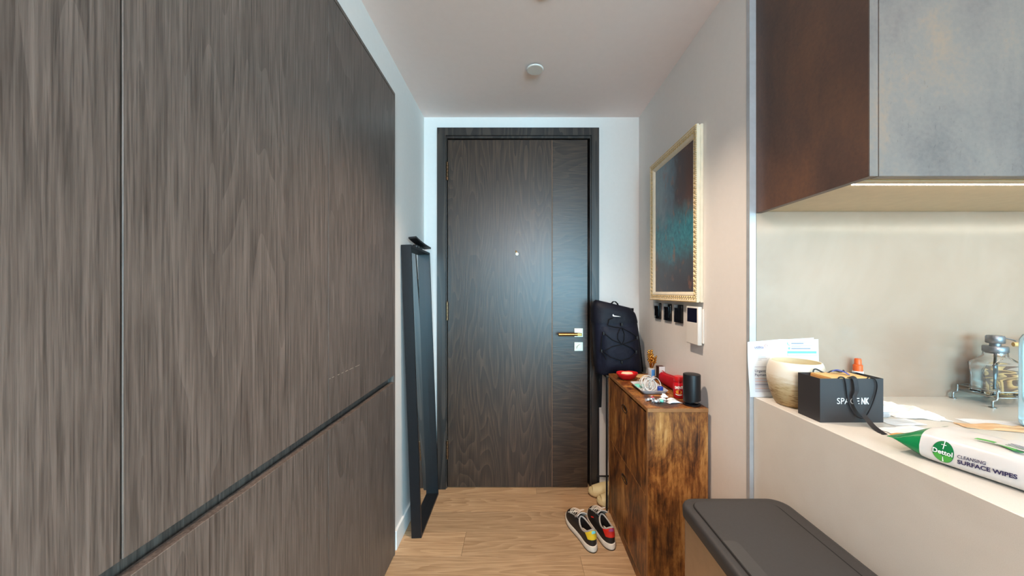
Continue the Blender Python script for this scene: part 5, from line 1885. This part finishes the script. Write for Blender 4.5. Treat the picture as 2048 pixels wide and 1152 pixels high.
for x, y in ((wx0, wy0), (wx0, wy1), (wx1, wy0), (wx1, wy1)):
    s = -1 if x == wx0 else 1
    bm = B()
    tube(bm, cat([(x, y, wz1), (x, y, wz0 + 0.002), (x + s * 0.003, y, wz0 - 0.006), (x + s * 0.012, y, wz0 - 0.009), (x + s * 0.0145, y, wz0 - 0.013), (x + s * 0.0145, y, ZW + 0.002)]), 0.0028, 8)
    lathe(bm, [(0, 0.0003), (0.0085, 0.0003), (0.0085, 0.002), (0.003, 0.0032), (0, 0.0033)], (x + s * 0.0145, y, ZW), 18)
    obj('leg', bm, M['wire'], wt_, smooth=60)
sd = thing('soap_dispenser', 'square clear glass soap dispenser with grey metal pump', 'soap dispenser', (1.522, 1.115, wz0 + 0.0015))
dx_, dy_ = 1.522, 1.115
z0 = wz0 + 0.0014
def sq(w, d, r, z, seg=5):
    return [(dx_ + u, dy_ + v, z0 + z) for u, v in rrect(w, d, r, seg)]
bm = B()
loft(bm, [sq(0.090, 0.058, 0.010, 0.0), sq(0.098, 0.066, 0.010, 0.004), sq(0.095, 0.064, 0.012, 0.045), sq(0.099, 0.067, 0.010, 0.082), sq(0.101, 0.069, 0.010, 0.094), sq(0.098, 0.066, 0.014, 0.100),
          sq(0.070, 0.056, 0.024, 0.113), sq(0.052, 0.052, 0.0255, 0.120), sq(0.050, 0.050, 0.0245, 0.132),
          sq(0.044, 0.044, 0.0215, 0.132), sq(0.044, 0.044, 0.0215, 0.119), sq(0.064, 0.050, 0.021, 0.110), sq(0.091, 0.059, 0.012, 0.097), sq(0.094, 0.062, 0.009, 0.092), sq(0.089, 0.058, 0.010, 0.045), sq(0.090, 0.058, 0.009, 0.008)])
obj('glass_bottle', bm, M['glass'], sd, smooth=50)
bm = B()
tube(bm, [(dx_, dy_, z0 + 0.012), (dx_, dy_, z0 + 0.06), (dx_, dy_, z0 + 0.1275)], 0.0035, 10)
obj('dip_tube', bm, M['whiteplastic'], sd, smooth=60)
bm = B()
lathe(bm, [(0, 0.128), (0.0215, 0.128), (0.0215, 0.1325), (0.0262, 0.1325), (0.0268, 0.134), (0.0268, 0.149), (0.025, 0.1515), (0.012, 0.152), (0.012, 0.160), (0, 0.160)], (dx_, dy_, z0), 32)
obj('pump_collar', bm, M['pump'], sd, smooth=40)
bm = B()
lathe(bm, [(0, 0.1602), (0.0185, 0.1602), (0.020, 0.162), (0.020, 0.181), (0.0175, 0.185), (0, 0.1856)], (dx_, dy_, z0), 32)
tube(bm, cat([(dx_ + 0.016, dy_, z0 + 0.176), (dx_ + 0.034, dy_ - 0.001, z0 + 0.175), (dx_ + 0.052, dy_ - 0.002, z0 + 0.171), (dx_ + 0.062, dy_ - 0.002, z0 + 0.167)]), 0.0022, 10)
obj('pump_head', bm, M['pump'], sd, smooth=40)

bm = B()
pl = rrect(0.20, 0.118, 0.018, 6, 1.665, 0.0595)
prism(bm, pl, lambda u, v, h: (u, 1.1805 - h - (0.115 - v) * 0.04, ZW + 0.0008 + v), 0.007)
tag(obj('olive_wood_board', bm, M['olive']), 'olive wood board leaning behind the glass dispenser', 'board')
t = thing('small_saucepan', 'wooden-handled saucepan at the right end of the worktop', 'saucepan', (1.83, 1.02, ZW))
bm = B()
c = (1.83, 1.02, ZW)
lathe(bm, [(0, 0.0005), (0.078, 0.0005), (0.085, 0.006), (0.085, 0.20), (0.083, 0.20), (0.083, 0.008), (0, 0.006)], c, 40)
obj('pan_body', bm, M['steel'], t, smooth=40)
bm = B()
tube(bm, [(1.748, 1.045, ZW + 0.190), (1.70, 1.06, ZW + 0.190), (1.64, 1.085, ZW + 0.189), (1.575, 1.112, ZW + 0.187)], 0.0085, 12, taper=[0.8, 1.0, 0.95, 0.8])
obj('wooden_handle', bm, M['lightwood'], t, smooth=60)

# pale blue bottle at the right edge
t = thing('blue_bottle', 'tall pale blue translucent bottle at the right edge of the worktop', 'bottle', (1.340, 0.893, ZW + 0.004))
c = (1.340, 0.893, ZW + 0.008)
bm = B()
lathe(bm, [(0, 0.0), (0.032, 0.0), (0.0355, 0.004), (0.036, 0.012), (0.0355, 0.2), (0.035, 0.222), (0.030, 0.234), (0.018, 0.242), (0.014, 0.246), (0.014, 0.256), (0, 0.256)], c, 40)
obj('bottle_body', bm, M['blueglass'], t, smooth=40)
bm = B()
lathe(bm, [(0, 0.2565), (0.016, 0.2565), (0.016, 0.278), (0.014, 0.280), (0, 0.280)], c, 28)
obj('bottle_cap', bm, M['whiteplastic'], t, smooth=40)
